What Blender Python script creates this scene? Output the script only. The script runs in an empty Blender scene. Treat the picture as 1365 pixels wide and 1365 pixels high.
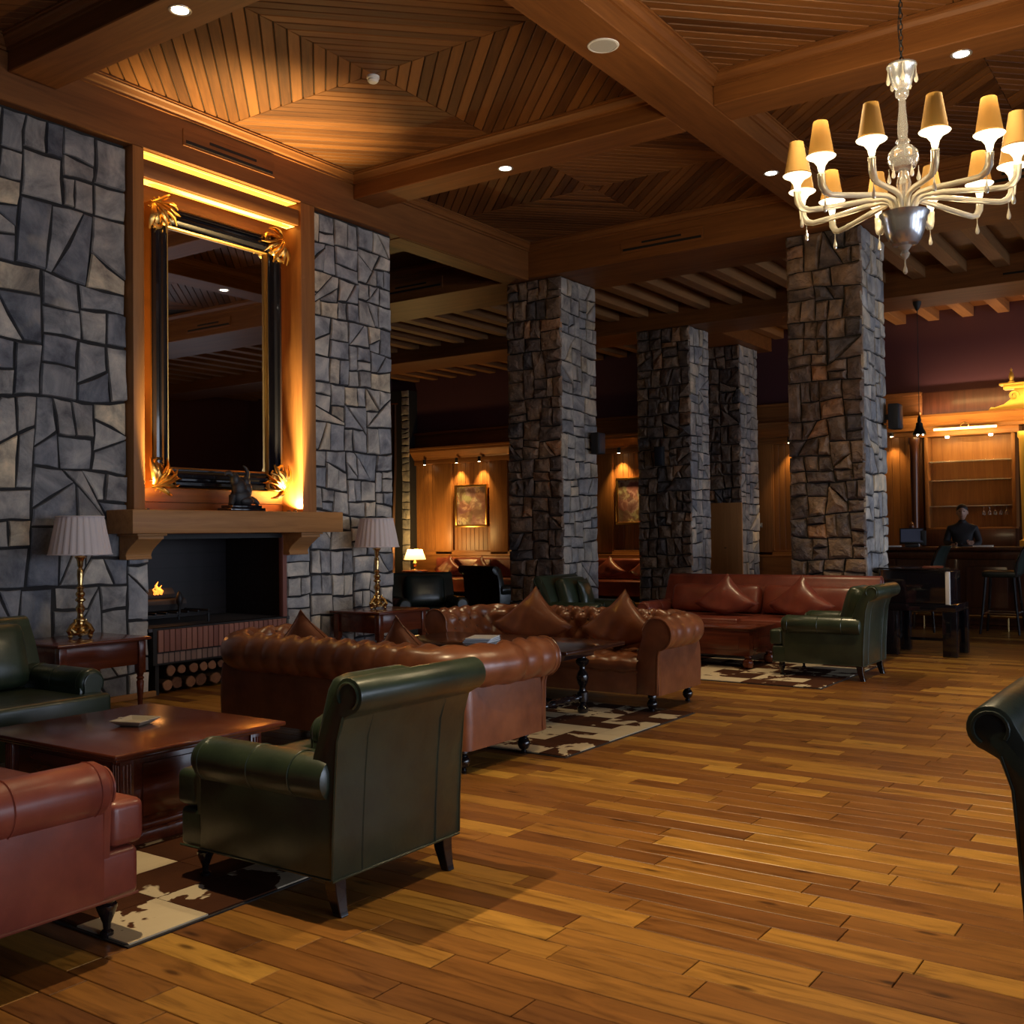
import bpy, bmesh, math, random
from mathutils import Vector, Matrix, noise
PI = math.pi
SC = bpy.context.scene
COL = SC.collection
# ------------------------------------------------------------------ camera
F_PX, C_PX, CAM_H = 1393.0, 682.5, 1.42
YAW, PITCH, ROLL = [math.radians(a) for a in (-34.78, 1.153, -0.642)]
cf = Vector((math.sin(YAW)*math.cos(PITCH), math.cos(YAW)*math.cos(PITCH), math.sin(PITCH)))
cr = Vector((math.cos(YAW), -math.sin(YAW), 0)); cu = cr.cross(cf)
cr, cu = cr*math.cos(ROLL)+cu*math.sin(ROLL), -cr*math.sin(ROLL)+cu*math.cos(ROLL)
cam_data = bpy.data.cameras.new('camera')
cam_data.sensor_width = 36.0; cam_data.lens = 36.0*F_PX/1365.0; cam_data.clip_end = 100
cam = bpy.data.objects.new('camera', cam_data); COL.objects.link(cam)
cam.matrix_world = Matrix(((cr.x, cu.x, -cf.x, 0), (cr.y, cu.y, -cf.y, 0), (cr.z, cu.z, -cf.z, CAM_H), (0, 0, 0, 1)))
SC.camera = cam
def seen(x, y, z, m=40):
    v = Vector((x, y, z-CAM_H)); d = v.dot(cf)
    if d < .3: return False
    px = C_PX+F_PX*v.dot(cr)/d; py = C_PX-F_PX*v.dot(cu)/d
    return -m < px < 1365+m and -m < py < 1365+m
# ------------------------------------------------------------------ world, exposure
w = bpy.data.worlds.new('world'); SC.world = w; w.use_nodes = True
w.node_tree.nodes['Background'].inputs[0].default_value = (.30, .38, .55, 1)
w.node_tree.nodes['Background'].inputs[1].default_value = .3
vs = SC.view_settings
vs.view_transform = 'Standard'; vs.look = 'None'; vs.gamma = 1.0; vs.use_curve_mapping = False
vs.exposure = -0.2
# ------------------------------------------------------------------ lights
WARM = (1.0, .76, .43); AMBER = (1.0, .64, .22); COOL = (.72, .82, 1.0)
def add_light(kind, name, loc, power, color, target=None, **kw):
    l = bpy.data.lights.new(name, kind); l.energy = power; l.color = color
    for k, v in kw.items(): setattr(l, k, v)
    o = bpy.data.objects.new(name, l); COL.objects.link(o); o.location = loc
    if target is not None:
        o.rotation_euler = (Vector(target)-Vector(loc)).to_track_quat('-Z', 'Y').to_euler()
    return o
# daylight through the row of windows in the right-hand wall
WIN = [(y0, y0+2.6) for y0 in (-1.6, 1.9, 5.4, 8.9, 12.4, 15.9)]
for y0, y1 in WIN:
    yc = (y0+y1)/2
    add_light('AREA', 'window_daylight', (6.0, yc, 1.6), 47, COOL, (-2, yc, 1.1), shape='RECTANGLE', size=2.5, size_y=2.4, spread=math.radians(95))
# recessed downlights of the beams (fixtures are built further down at the same spots)
DOWN = [(-6.0, 4.64, 5.10, 110), (-6.0, 8.59, 5.10, 200), (-3.88, 10.34, 5.10, 380), (-3.88, 2.80, 5.10, 900),
        (-1.69, 8.62, 5.10, 420), (-1.69, 4.66, 5.10, 680), (.52, 6.7, 5.10, 200), (.52, 2.8, 5.10, 150)]
AIM = {3: (-2.0, 3.5, 0), 2: (-3.1, 10.2, 0), 5: (-1.3, 4.6, 0)}      # gimbal lamps tilted towards the open floor
for i, (x, y, z, p) in enumerate(DOWN):
    add_light('SPOT', 'downlight_lamp', (x, y, z-.03), p, WARM, AIM.get(i, (x, y, 0)), spot_size=math.radians(70 if i == 3 else 78), spot_blend=1.0, shadow_soft_size=.035)

# ------------------------------------------------------------------ mesh helpers
class MB:
    def __init__(s): s.v = []; s.f = []
    def add(s, vs_, fs):
        o = len(s.v); s.v += [tuple(p) for p in vs_]; s.f += [tuple(i+o for i in f) for f in fs]; return s
    def box(s, x0, x1, y0, y1, z0, z1):
        return s.add([(x0,y0,z0),(x1,y0,z0),(x1,y1,z0),(x0,y1,z0),(x0,y0,z1),(x1,y0,z1),(x1,y1,z1),(x0,y1,z1)],
                     [(0,3,2,1),(4,5,6,7),(0,1,5,4),(1,2,6,5),(2,3,7,6),(3,0,4,7)])
    def loft(s, rings, closed=True, cap=True):
        n = len(rings[0]); o = len(s.v)
        for r in rings: s.v += [tuple(p) for p in r]
        for i in range(len(rings)-1):
            for j in range(n if closed else n-1):
                k = (j+1) % n
                s.f.append((o+i*n+j, o+i*n+k, o+(i+1)*n+k, o+(i+1)*n+j))
        if cap and closed:
            s.f.append(tuple(o+j for j in reversed(range(n))))
            s.f.append(tuple(o+(len(rings)-1)*n+j for j in range(n)))
        return s
    def lathe(s, prof, c=(0,0,0), n=14, axis='z', squash=1.0):
        rings = []
        for r, h in prof:
            r = max(r, .0005); ring = []
            for j in range(n):
                a = 2*PI*j/n; p, q = r*math.cos(a), r*math.sin(a)*squash
                ring.append({'z': (c[0]+p, c[1]+q, c[2]+h), 'y': (c[0]+q, c[1]+h, c[2]+p), 'x': (c[0]+h, c[1]+p, c[2]+q)}[axis])
            rings.append(ring)
        return s.loft(rings)
    def tube(s, pts, rad, n=8, flat=1.0):
        pts = [Vector(p) for p in pts]; m = len(pts)
        if not hasattr(rad, '__len__'): rad = [rad]*m
        t0 = (pts[1]-pts[0]).normalized(); up = Vector((0,0,1)) if abs(t0.z) < .9 else Vector((1,0,0))
        a = (up-t0*up.dot(t0)).normalized(); rings = []
        for i in range(m):
            t = (pts[min(i+1,m-1)]-pts[max(i-1,0)]).normalized()
            a = (a-t*a.dot(t)).normalized(); b = t.cross(a)
            rings.append([pts[i]+(a*math.cos(2*PI*j/n)*flat+b*math.sin(2*PI*j/n))*rad[i] for j in range(n)])
        return s.loft(rings)
    def prism(s, poly, a0, a1, axis='y'):
        # poly of (p,q): axis y -> (p, a, q); axis x -> (a, p, q); axis z -> (p, q, a)
        f = {'y': lambda p, a: (p[0], a, p[1]), 'x': lambda p, a: (a, p[0], p[1]), 'z': lambda p, a: (p[0], p[1], a)}[axis]
        return s.loft([[f(p, a0) for p in poly], [f(p, a1) for p in poly]])
    def ball(s, c, r, n=10, m=7):
        if not hasattr(r, '__len__'): r = (r, r, r)
        rings = []
        for i in range(m+1):
            t = -PI/2+PI*i/m; k = max(math.cos(t), .02)
            rings.append([(c[0]+r[0]*k*math.cos(2*PI*j/n), c[1]+r[1]*k*math.sin(2*PI*j/n), c[2]+r[2]*math.sin(t)) for j in range(n)])
        return s.loft(rings)
    def rbox(s, c, h, r, n=6, puff=0.0):
        # rounded box: centre c, half sizes h, corner radius r
        o = len(s.v); r = min(r, min(h)*.98)
        for ax in range(3):
            for sg in (-1, 1):
                u, v = [(1,2),(2,0),(0,1)][ax]
                base = len(s.v)
                for i in range(n+1):
                    for j in range(n+1):
                        p = [0,0,0]; p[ax] = sg*h[ax]
                        p[u] = h[u]*math.sin((i/n-.5)*PI); p[v] = h[v]*math.sin((j/n-.5)*PI)
                        q = [max(-(h[k]-r), min(h[k]-r, p[k])) for k in range(3)]
                        d = Vector(p)-Vector(q); d = d.normalized()*r if d.length > 1e-9 else d
                        w_ = Vector(q)+d
                        if puff and ax == 2:
                            w_.z += sg*puff*(1-(p[u]/h[u])**2)*(1-(p[v]/h[v])**2)
                        s.v.append((c[0]+w_.x, c[1]+w_.y, c[2]+w_.z))
                for i in range(n):
                    for j in range(n):
                        a = base+i*(n+1)+j; q4 = (a, a+n+1, a+n+2, a+1)
                        s.f.append(q4 if sg > 0 else q4[::-1])
        return s
    def move(s, M):
        s.v = [tuple(M @ Vector(p)) for p in s.v]; return s
    def mesh(s, name, mat, smooth=35, bevel=0, seg=2, weld=False):
        me = bpy.data.meshes.new(name); me.from_pydata(s.v, [], s.f); me.update()
        if bevel or weld:
            bm = bmesh.new(); bm.from_mesh(me)
            if weld: bmesh.ops.remove_doubles(bm, verts=bm.verts, dist=.0004)
            bmesh.ops.recalc_face_normals(bm, faces=bm.faces)
            if bevel:
                es = [e for e in bm.edges if len(e.link_faces) == 2 and e.calc_face_angle(0) > .5]
                bmesh.ops.bevel(bm, geom=es, offset=bevel, segments=seg, affect='EDGES', profile=.5, clamp_overlap=True)
            bm.to_mesh(me); bm.free()
        if mat is not None: me.materials.append(mat)
        if smooth:
            me.polygons.foreach_set('use_smooth', [True]*len(me.polygons))
            me.set_sharp_from_angle(angle=math.radians(smooth))
        return me
    def build(s, name, mat, parent=None, **kw):
        return link(name, s.mesh(name, mat, **kw), parent)
def link(name, me, parent=None, loc=None, rot=None, scale=None):
    o = bpy.data.objects.new(name, me); COL.objects.link(o)
    if parent is not None: o.parent = parent
    if loc is not None: o.location = loc
    if rot is not None: o.rotation_euler = rot
    if scale is not None: o.scale = scale
    return o
def tag(o, label=None, cat=None, group=None, kind=None):
    if label: o['label'] = label
    if cat: o['category'] = cat
    if group: o['group'] = group
    if kind: o['kind'] = kind
    return o
def thing(name, label, cat, loc=(0,0,0), rz=0, group=None):
    o = link(name, None, None, loc, (0,0,rz)); o.empty_display_size = .1
    return tag(o, label, cat, group)
def copy_tree(o, parent=None):
    c = o.copy(); COL.objects.link(c); c.parent = parent
    for ch in list(o.children): copy_tree(ch, c)
    return c
def struct(o, label=None): return tag(o, label, kind='structure')
def Bx(*a): return MB().box(*a)

# ------------------------------------------------------------------ materials
def nodes(name):
    m = bpy.data.materials.new(name); m.use_nodes = True
    nt = m.node_tree; b = nt.nodes['Principled BSDF']
    def N(t, **kw):
        n = nt.nodes.new(t)
        for k, v in kw.items():
            if k in n.inputs: n.inputs[k].default_value = v
            else: setattr(n, k, v)
        return n
    def L(a, b_): nt.links.new(a, b_)
    return m, nt, b, N, L
def ramp(N, stops):
    r = N('ShaderNodeValToRGB'); e = r.color_ramp.elements
    while len(e) < len(stops): e.new(.5)
    for i, (p, c) in enumerate(stops): e[i].position = p; e[i].color = (*c, 1)
    return r
def bump(N, L, b, h, strength, dist):
    bp = N('ShaderNodeBump', Strength=strength, Distance=dist); L(h, bp.inputs['Height']); L(bp.outputs[0], b.inputs['Normal'])
def plain(name, col, rough=.5, metal=0, emit=None, es=0, coat=0, spec=.5):
    m, nt, b, N, L = nodes(name)
    b.inputs['Base Color'].default_value = (*col, 1); b.inputs['Roughness'].default_value = rough
    b.inputs['Metallic'].default_value = metal; b.inputs['Coat Weight'].default_value = coat
    b.inputs['Specular IOR Level'].default_value = spec
    if emit: b.inputs['Emission Color'].default_value = (*emit, 1); b.inputs['Emission Strength'].default_value = es
    return m
def wood(name, c1, c2, axis='x', rough=.42, scale=1.0, rnd=.35, coat=0.0):
    # grain along axis, tone varied from object to object
    m, nt, b, N, L = nodes(name)
    tc = N('ShaderNodeTexCoord'); mp = N('ShaderNodeMapping'); oi = N('ShaderNodeObjectInfo')
    g = {'x': (.9, 14, 14), 'y': (14, .9, 14), 'z': (14, 14, .9)}[axis]
    mp.inputs['Scale'].default_value = [v*scale for v in g]
    ad = N('ShaderNodeVectorMath', operation='MULTIPLY_ADD'); L(oi.outputs['Random'], ad.inputs[0])
    ad.inputs[1].default_value = (17, 31, 23); L(tc.outputs['Object'], ad.inputs[2])
    L(ad.outputs[0], mp.inputs[0])
    n1 = N('ShaderNodeTexNoise', Scale=1.6, Detail=6.0, Roughness=.62, Distortion=.6); L(mp.outputs[0], n1.inputs[0])
    n2 = N('ShaderNodeTexNoise', Scale=.35, Detail=2.0); L(mp.outputs[0], n2.inputs[0])
    mx = N('ShaderNodeMath', operation='MULTIPLY_ADD'); L(n2.outputs[0], mx.inputs[0]); mx.inputs[1].default_value = .4
    L(n1.outputs[0], mx.inputs[2])
    ma = N('ShaderNodeMath', operation='MULTIPLY_ADD'); L(oi.outputs['Random'], ma.inputs[0]); ma.inputs[1].default_value = rnd
    L(mx.outputs[0], ma.inputs[2])
    dv = N('ShaderNodeMath', operation='DIVIDE'); L(ma.outputs[0], dv.inputs[0]); dv.inputs[1].default_value = 1.4+rnd
    r = ramp(N, [(.28, [v*1.1 for v in c2]), (.68, [v*1.15 for v in c1])]); L(dv.outputs[0], r.inputs[0]); L(r.outputs[0], b.inputs['Base Color'])
    b.inputs['Specular IOR Level'].default_value = .3
    b.inputs['Roughness'].default_value = rough; b.inputs['Coat Weight'].default_value = coat; b.inputs['Coat Roughness'].default_value = .15
    bump(N, L, b, n1.outputs[0], .12, .004)
    return m
def leather(name, col, dark, rough=.36, coat=.25, sheen=0):
    m, nt, b, N, L = nodes(name)
    tc = N('ShaderNodeTexCoord')
    n1 = N('ShaderNodeTexNoise', Scale=5.0, Detail=4.0, Roughness=.6); L(tc.outputs['Object'], n1.inputs[0])
    r = ramp(N, [(.3, dark), (.68, col)]); L(n1.outputs[0], r.inputs[0]); L(r.outputs[0], b.inputs['Base Color'])
    n2 = N('ShaderNodeTexNoise', Scale=9.0, Detail=8.0, Roughness=.7); L(tc.outputs['Object'], n2.inputs[0])
    rr = N('ShaderNodeMapRange'); L(n2.outputs[0], rr.inputs[0]); rr.inputs[3].default_value = rough-.1; rr.inputs[4].default_value = rough+.14
    L(rr.outputs[0], b.inputs['Roughness'])
    n3 = N('ShaderNodeTexNoise', Scale=16.0, Detail=3.0, Roughness=.6, Distortion=.8); L(tc.outputs['Object'], n3.inputs[0])
    bump(N, L, b, n3.outputs[0], .22, .006)
    b.inputs['Coat Weight'].default_value = coat; b.inputs['Coat Roughness'].default_value = .22
    return m
def stone(name, stops, rough=.85, rough_bump=.5, bscale=9.0, bdist=.02):
    m, nt, b, N, L = nodes(name)
    tc = N('ShaderNodeTexCoord'); oi = N('ShaderNodeObjectInfo')
    r = ramp(N, stops); r.color_ramp.interpolation = 'CONSTANT'
    ad = N('ShaderNodeVectorMath', operation='MULTIPLY_ADD'); L(oi.outputs['Random'], ad.inputs[0]); ad.inputs[1].default_value = (47, 31, 19); L(tc.outputs['Object'], ad.inputs[2])
    L(oi.outputs['Random'], r.inputs[0])
    n1 = N('ShaderNodeTexNoise', Scale=3.2, Detail=6.0, Roughness=.65, Distortion=.5); L(ad.outputs[0], n1.inputs[0])
    n4 = N('ShaderNodeTexNoise', Scale=1.7, Detail=3.0, Roughness=.5); L(ad.outputs[0], n4.inputs[0])
    rr = ramp(N, [(.32, (.30,.30,.34)), (.5, (.82,.81,.81)), (.70, (1.5,1.4,1.28))]); L(n1.outputs[0], rr.inputs[0])
    mx = N('ShaderNodeMix', data_type='RGBA', blend_type='MULTIPLY'); mx.inputs[0].default_value = 1
    L(r.outputs[0], mx.inputs[6]); L(rr.outputs[0], mx.inputs[7])
    tr = ramp(N, [(.60, (0,0,0)), (.68, (1,1,1))]); L(n4.outputs[0], tr.inputs[0])
    m2 = N('ShaderNodeMix', data_type='RGBA', blend_type='MIX'); L(tr.outputs[0], m2.inputs[0]); L(mx.outputs[2], m2.inputs[6])
    m2.inputs[7].default_value = stops[-1][1] + (1,) if len(stops[-1][1]) == 3 else stops[-1][1]
    fa = N('ShaderNodeMath', operation='MULTIPLY'); L(tr.outputs[0], fa.inputs[0]); fa.inputs[1].default_value = .35
    L(fa.outputs[0], m2.inputs[0]); L(m2.outputs[2], b.inputs['Base Color'])
    n2 = N('ShaderNodeTexNoise', Scale=bscale, Detail=8.0, Roughness=.62, Distortion=.4); L(ad.outputs[0], n2.inputs[0])
    bump(N, L, b, n2.outputs[0], rough_bump, bdist)
    b.inputs['Roughness'].default_value = rough
    return m
BEAM_A, BEAM_B = (.212, .080, .021), (.105, .035, .009)
m_beamx = wood('beam_wood_x', BEAM_A, BEAM_B, 'x', .5, .8, .06)
m_beamy = wood('beam_wood_y', BEAM_A, BEAM_B, 'y', .5, .8, .06)
m_beamz = wood('beam_wood_z', (.31,.135,.042), (.17,.065,.018), 'z', .5, .8, .06)
m_board = wood('ceiling_board_wood', (.168,.064,.017), (.052,.017,.0045), 'x', .48, 1.2, .75)
m_joist = wood('joist_wood', (.30,.145,.055), (.17,.075,.026), 'y', .55, .8, .2)
m_mantel = wood('mantel_wood', (.36,.175,.06), (.20,.085,.026), 'y', .5, .9, .05)
m_panel = wood('wall_panel_wood', (.30,.125,.036), (.15,.055,.016), 'z', .42, 1.0, .25)
m_panelx = wood('wall_panel_wood_x', (.30,.125,.036), (.15,.055,.016), 'x', .42, 1.0, .1)
m_mahog = wood('mahogany', (.150,.036,.016), (.055,.013,.007), 'x', .22, .8, .1, .5)
m_mahogy = wood('mahogany_y', (.150,.036,.016), (.055,.013,.007), 'y', .22, .8, .1, .5)
m_bar = wood('bar_dark_wood', (.085,.03,.014), (.035,.012,.006), 'z', .32, .8, .1, .3)
m_dark_top = wood('dark_polished_wood', (.045,.016,.010), (.018,.007,.005), 'x', .16, .8, .1, .6)
m_ebony = plain('ebony', (.008,.006,.007), .16, coat=.5)
m_black = plain('black_lacquer', (.006,.006,.009), .14, coat=.6)
m_blackm = plain('black_matte', (.012,.012,.014), .55)
m_green = leather('green_leather', (.030,.046,.026), (.014,.024,.015), .34, .35)
m_dgreen = leather('dark_green_leather', (.020,.030,.026), (.009,.015,.013), .32, .35)
m_red = leather('red_leather', (.235,.052,.030), (.140,.028,.019), .36, .25)
m_brown = leather('brown_leather', (.245,.082,.032), (.140,.042,.017), .31, .45)
m_button = plain('leather_button', (.09,.03,.014), .4)
m_brass = plain('aged_brass', (.62,.42,.17), .26, 1.0)
m_gilt = plain('gilt', (.72,.42,.12), .3, 1.0)
m_gold = plain('gold_paint', (.75,.47,.10), .45, .6)
m_chrome = plain('chrome', (.75,.76,.8), .15, 1.0)
m_iron = plain('black_iron', (.02,.02,.022), .5, .6)
m_mortar = plain('dark_mortar', (.018,.017,.018), .95)
m_slot = plain('vent_dark', (.006,.004,.003), .8)
m_white = plain('white_plastic', (.75,.74,.72), .45)
m_purple = plain('plum_wall_paint', (.105,.038,.048), .85)
m_curtain = plain('curtain_cloth', (.10,.045,.022), .9)
# ------------------------------------------------------------------ stone masonry
def clip(poly, a, b, c):
    # keep a*u+b*v >= c
    out = []; n = len(poly)
    for i in range(n):
        p, q = poly[i], poly[(i+1) % n]
        dp, dq = a*p[0]+b*p[1]-c, a*q[0]+b*q[1]-c
        if dp >= 0: out.append(p)
        if (dp > 0 and dq < 0) or (dp < 0 and dq > 0):
            t = dp/(dp-dq); out.append((p[0]+(q[0]-p[0])*t, p[1]+(q[1]-p[1])*t))
    return out
def area(p): return abs(sum(p[i][0]*p[(i+1) % len(p)][1]-p[(i+1) % len(p)][0]*p[i][1] for i in range(len(p))))/2
def carve(W, H, target, rng, diag=.2):
    todo = [[(0,0),(W,0),(W,H),(0,H)]]; out = []
    while todo:
        p = todo.pop()
        us = [q[0] for q in p]; vv = [q[1] for q in p]; w_, h_ = max(us)-min(us), max(vv)-min(vv)
        A = area(p)
        if A < target*rng.uniform(.7, 1.9) and max(w_, h_) < 2.6*math.sqrt(target):
            out.append(p); continue
        tilt = rng.gauss(0, .05) if rng.random() > diag or A > 8*target else rng.choice((-1,1))*rng.uniform(.35, .8)
        cx, cy = min(us)+w_*rng.uniform(.36,.64), min(vv)+h_*rng.uniform(.36,.64)
        if w_*rng.uniform(.8,1.25) > h_: a, b = math.cos(tilt), math.sin(tilt)
        else: a, b = -math.sin(tilt), math.cos(tilt)
        c = a*cx+b*cy; p1, p2 = clip(p, a, b, c), clip(p, -a, -b, -c)
        for q in (p1, p2):
            if len(q) >= 3 and area(q) > .004: todo.append(q)
    return out
def lay_stones(parent, o, u, n, W, H, target, mat, seed, gap=.011, proud=(.012,.03), rocky=.0, warp=.035, diag=.2, core=.0):
    rng = random.Random(seed); o, u, n = Vector(o), Vector(u), Vector(n); v = Vector((0,0,1))
    def wp(p):
        x, y = p; e = min(1, x/.12, (W-x)/.12, y/.12, (H-y)/.12); e = max(e, 0)
        d = noise.noise_vector(Vector((x*1.9+seed*3.1, y*1.9, seed*7.7)))
        return (x+d.x*warp*e, y+d.y*warp*e)
    for p in carve(W, H, target, rng, diag):
        q = []
        for i in range(len(p)):
            a, b = p[i], p[(i+1) % len(p)]
            q.append(a)
            l = math.hypot(b[0]-a[0], b[1]-a[1])
            if l > .11 and len(p) < 7:
                t = rng.uniform(.35,.65); q.append((a[0]+(b[0]-a[0])*t, a[1]+(b[1]-a[1])*t))
        q = [wp(s) for s in q]
        c = (sum(s[0] for s in q)/len(q), sum(s[1] for s in q)/len(q))
        def inset(g, jit=0):
            r = []
            for s in q:
                d = math.hypot(c[0]-s[0], c[1]-s[1]); k = min(.7, (g+rng.uniform(0,jit))/max(d, .01))
                r.append((s[0]+(c[0]-s[0])*k, s[1]+(c[1]-s[1])*k))
            return r
        pr = rng.uniform(*proud); r0 = inset(gap*.5, .014 if rocky < .015 else .010); r1 = [(s[0]+(c[0]-s[0])*.05, s[1]+(c[1]-s[1])*.05) for s in r0]
        r2 = [(s[0]+(c[0]-s[0])*.30, s[1]+(c[1]-s[1])*.30) for s in r0]
        tx, ty = rng.gauss(0,.03), rng.gauss(0,.03)
        def P(s, d): return u*(s[0]-c[0])+v*(s[1]-c[1])+n*(d+tx*(s[0]-c[0])+ty*(s[1]-c[1]))
        m_ = len(q); vv = [P(s, core) for s in r0]+[P(s, pr-.006+rng.uniform(-1,.4)*rocky*.7) for s in r1]
        vv += [P(s, pr+.002+rng.uniform(-.3,1)*rocky) for s in r2] + [P(c, pr+.004+rng.uniform(0,1)*rocky)]
        fs = []
        for i in range(m_):
            j = (i+1) % m_
            fs += [(i,j,m_+j,m_+i), (m_+i,m_+j,2*m_+j,2*m_+i), (2*m_+i,2*m_+j,3*m_)]
        me = bpy.data.meshes.new('stone'); me.from_pydata([tuple(x) for x in vv], [], fs)
        bm = bmesh.new(); bm.from_mesh(me); bmesh.ops.recalc_face_normals(bm, faces=bm.faces)
        if bm.faces[-1].normal.dot(n) < 0: bmesh.ops.reverse_faces(bm, faces=bm.faces)
        bm.to_mesh(me); bm.free(); me.materials.append(mat)
        if True:
            me.polygons.foreach_set('use_smooth', [True]*len(me.polygons)); me.set_sharp_from_angle(angle=math.radians(28 if rocky < .015 else 40))
        link('stone', me, parent, o+u*c[0]+v*c[1])
GREY = [(0, (0.256, 0.257, 0.264)), (0.2, (0.328, 0.316, 0.302)), (0.38, (0.193, 0.199, 0.221)), (0.52, (0.38, 0.36, 0.332)), (0.68, (0.283, 0.269, 0.256)), (0.82, (0.161, 0.17, 0.194)), (0.91, (0.56, 0.468, 0.34)), (0.96, (0.461, 0.396, 0.301))]
GREYL = [(0, (0.383, 0.377, 0.371)), (0.2, (0.446, 0.421, 0.386)), (0.38, (0.306, 0.308, 0.32)), (0.52, (0.482, 0.45, 0.4)), (0.68, (0.396, 0.373, 0.341)), (0.85, (0.259, 0.27, 0.292)), (0.92, (0.589, 0.494, 0.36)), (0.97, (0.576, 0.496, 0.389))]
BROWN = [(0, (0.242, 0.169, 0.129)), (0.2, (0.299, 0.204, 0.144)), (0.38, (0.184, 0.138, 0.119)), (0.52, (0.337, 0.228, 0.155)), (0.68, (0.223, 0.159, 0.124)), (0.82, (0.144, 0.124, 0.124)), (0.9, (0.483, 0.259, 0.136)), (0.96, (0.367, 0.25, 0.167))]
m_stone = stone('wall_stone', GREY, .82, .8, 7.0, .03)
m_stonel = stone('wall_stone_light', GREYL, .82, .8, 7.0, .03)
m_stonep = stone('pillar_stone', BROWN, .55, 1.0, 9.0, .09)
m_stoneq = stone('pillar_stone_side', GREYL, .7, .55, 6.0, .02)

# ------------------------------------------------------------------ floor
PW = .135
def floor_mat(name, island):
    m, nt, b, N, L = nodes(name)
    tc = N('ShaderNodeTexCoord'); oi = N('ShaderNodeObjectInfo'); ge = N('ShaderNodeNewGeometry')
    rnd = ge.outputs['Random Per Island'] if island else oi.outputs['Random']
    ad = N('ShaderNodeVectorMath', operation='MULTIPLY_ADD'); L(rnd, ad.inputs[0]); ad.inputs[1].default_value = (37, 23, 11)
    L(ge.outputs['Position'], ad.inputs[2])
    mp = N('ShaderNodeMapping'); mp.inputs['Scale'].default_value = (1.6, 13, 1); L(ad.outputs[0], mp.inputs[0])
    n1 = N('ShaderNodeTexNoise', Scale=1.5, Detail=7.0, Roughness=.66, Distortion=.9); L(mp.outputs[0], n1.inputs[0])
    r = ramp(N, [(0,(.150,.058,.016)),(.25,(.19,.076,.018)),(.5,(.235,.100,.022)),(.72,(.285,.132,.027)),(.88,(.37,.185,.036)),(1,(.44,.235,.046))])
    L(rnd, r.inputs[0])
    g = ramp(N, [(.30,(.42,.36,.30)),(.48,(.88,.86,.84)),(.72,(1.22,1.2,1.15))]); L(n1.outputs[0], g.inputs[0])
    mx = N('ShaderNodeMix', data_type='RGBA', blend_type='MULTIPLY'); mx.inputs[0].default_value = 1
    L(r.outputs[0], mx.inputs[6]); L(g.outputs[0], mx.inputs[7])
    mp2 = N('ShaderNodeMapping'); mp2.inputs['Scale'].default_value = (2.4, 7.5, 1); L(ad.outputs[0], mp2.inputs[0])
    vo = N('ShaderNodeTexVoronoi', Scale=1.0); L(mp2.outputs[0], vo.inputs[0])
    kr = ramp(N, [(.05,(.10,.06,.04)),(.14,(1,1,1))]); L(vo.outputs['Distance'], kr.inputs[0])
    m2 = N('ShaderNodeMix', data_type='RGBA', blend_type='MULTIPLY'); m2.inputs[0].default_value = .8
    L(mx.outputs[2], m2.inputs[6]); L(kr.outputs[0], m2.inputs[7]); L(m2.outputs[2], b.inputs['Base Color'])
    b.inputs['Roughness'].default_value = .34; b.inputs['Specular IOR Level'].default_value = .32
    bump(N, L, b, n1.outputs[0], .1, .003)
    return m
m_plank = floor_mat('plank_wood', False); m_planks = floor_mat('far_plank_wood', True)
m_sub = plain('floor_gap', (.02,.009,.004), .9)
floor = struct(Bx(-17.2, 6.4, -3.2, 19.9, -.25, -.006).build('floor', m_sub, smooth=0), 'polished wooden plank floor in warm brown and honey tones')
rng = random.Random(5)
pl = []; row = 0; y = -3.0
while y < 19.6:
    x = -17 + rng.uniform(-.9, 0)
    while x < 6.3:
        l = rng.choice((.40,.52,.64,.76,.9,1.05))
        pl.append((x, y, l)); x += l
    y += PW
def psize(x, y, l):
    c = Vector((x+l/2, y+PW/2, -CAM_H)); d = c.dot(cf)
    if not any(seen(x+l*k, y+PW/2, 0, 5) for k in (0,.5,1)): return 0
    hid = (x+l < -4.3 and 2.6 < y < 4.3) or x+l < -7.9
    return 0 if hid else l*PW*CAM_H/max(d, .5)**3
rank = sorted(pl, key=lambda p: -psize(*p))
near, rest = rank[:300], rank[300:]
def plank_mesh(l):
    g = .0018; b_ = .002; mb = MB()
    mb.loft([[(g,g,-.02),(l-g,g,-.02),(l-g,PW-g,-.02),(g,PW-g,-.02)], [(g,g,-b_),(l-g,g,-b_),(l-g,PW-g,-b_),(g,PW-g,-b_)],
             [(g+b_,g+b_,0),(l-g-b_,g+b_,0),(l-g-b_,PW-g-b_,0),(g+b_,PW-g-b_,0)]])
    return mb
pm = {}
for x, y, l in near:
    if l not in pm: pm[l] = plank_mesh(l).mesh('plank', m_plank, smooth=0)
    link('plank', pm[l], floor, (x, y, rng.uniform(-.0006, .0006)))
far = MB()
for x, y, l in rest:
    g = .0018
    far.add([(x+g,y+g,-.0005),(x+l-g,y+g,-.0005),(x+l-g,y+PW-g,-.0005),(x+g,y+PW-g,-.0005),(x+g,y+g,-.01),(x+l-g,y+g,-.01),(x+l-g,y+PW-g,-.01),(x+g,y+PW-g,-.01)],
            [(0,1,2,3),(4,5,1,0),(5,6,2,1),(6,7,3,2),(7,4,0,3)])
tag(far.build('far_planks', m_planks, floor, smooth=0), kind='stuff')

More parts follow.
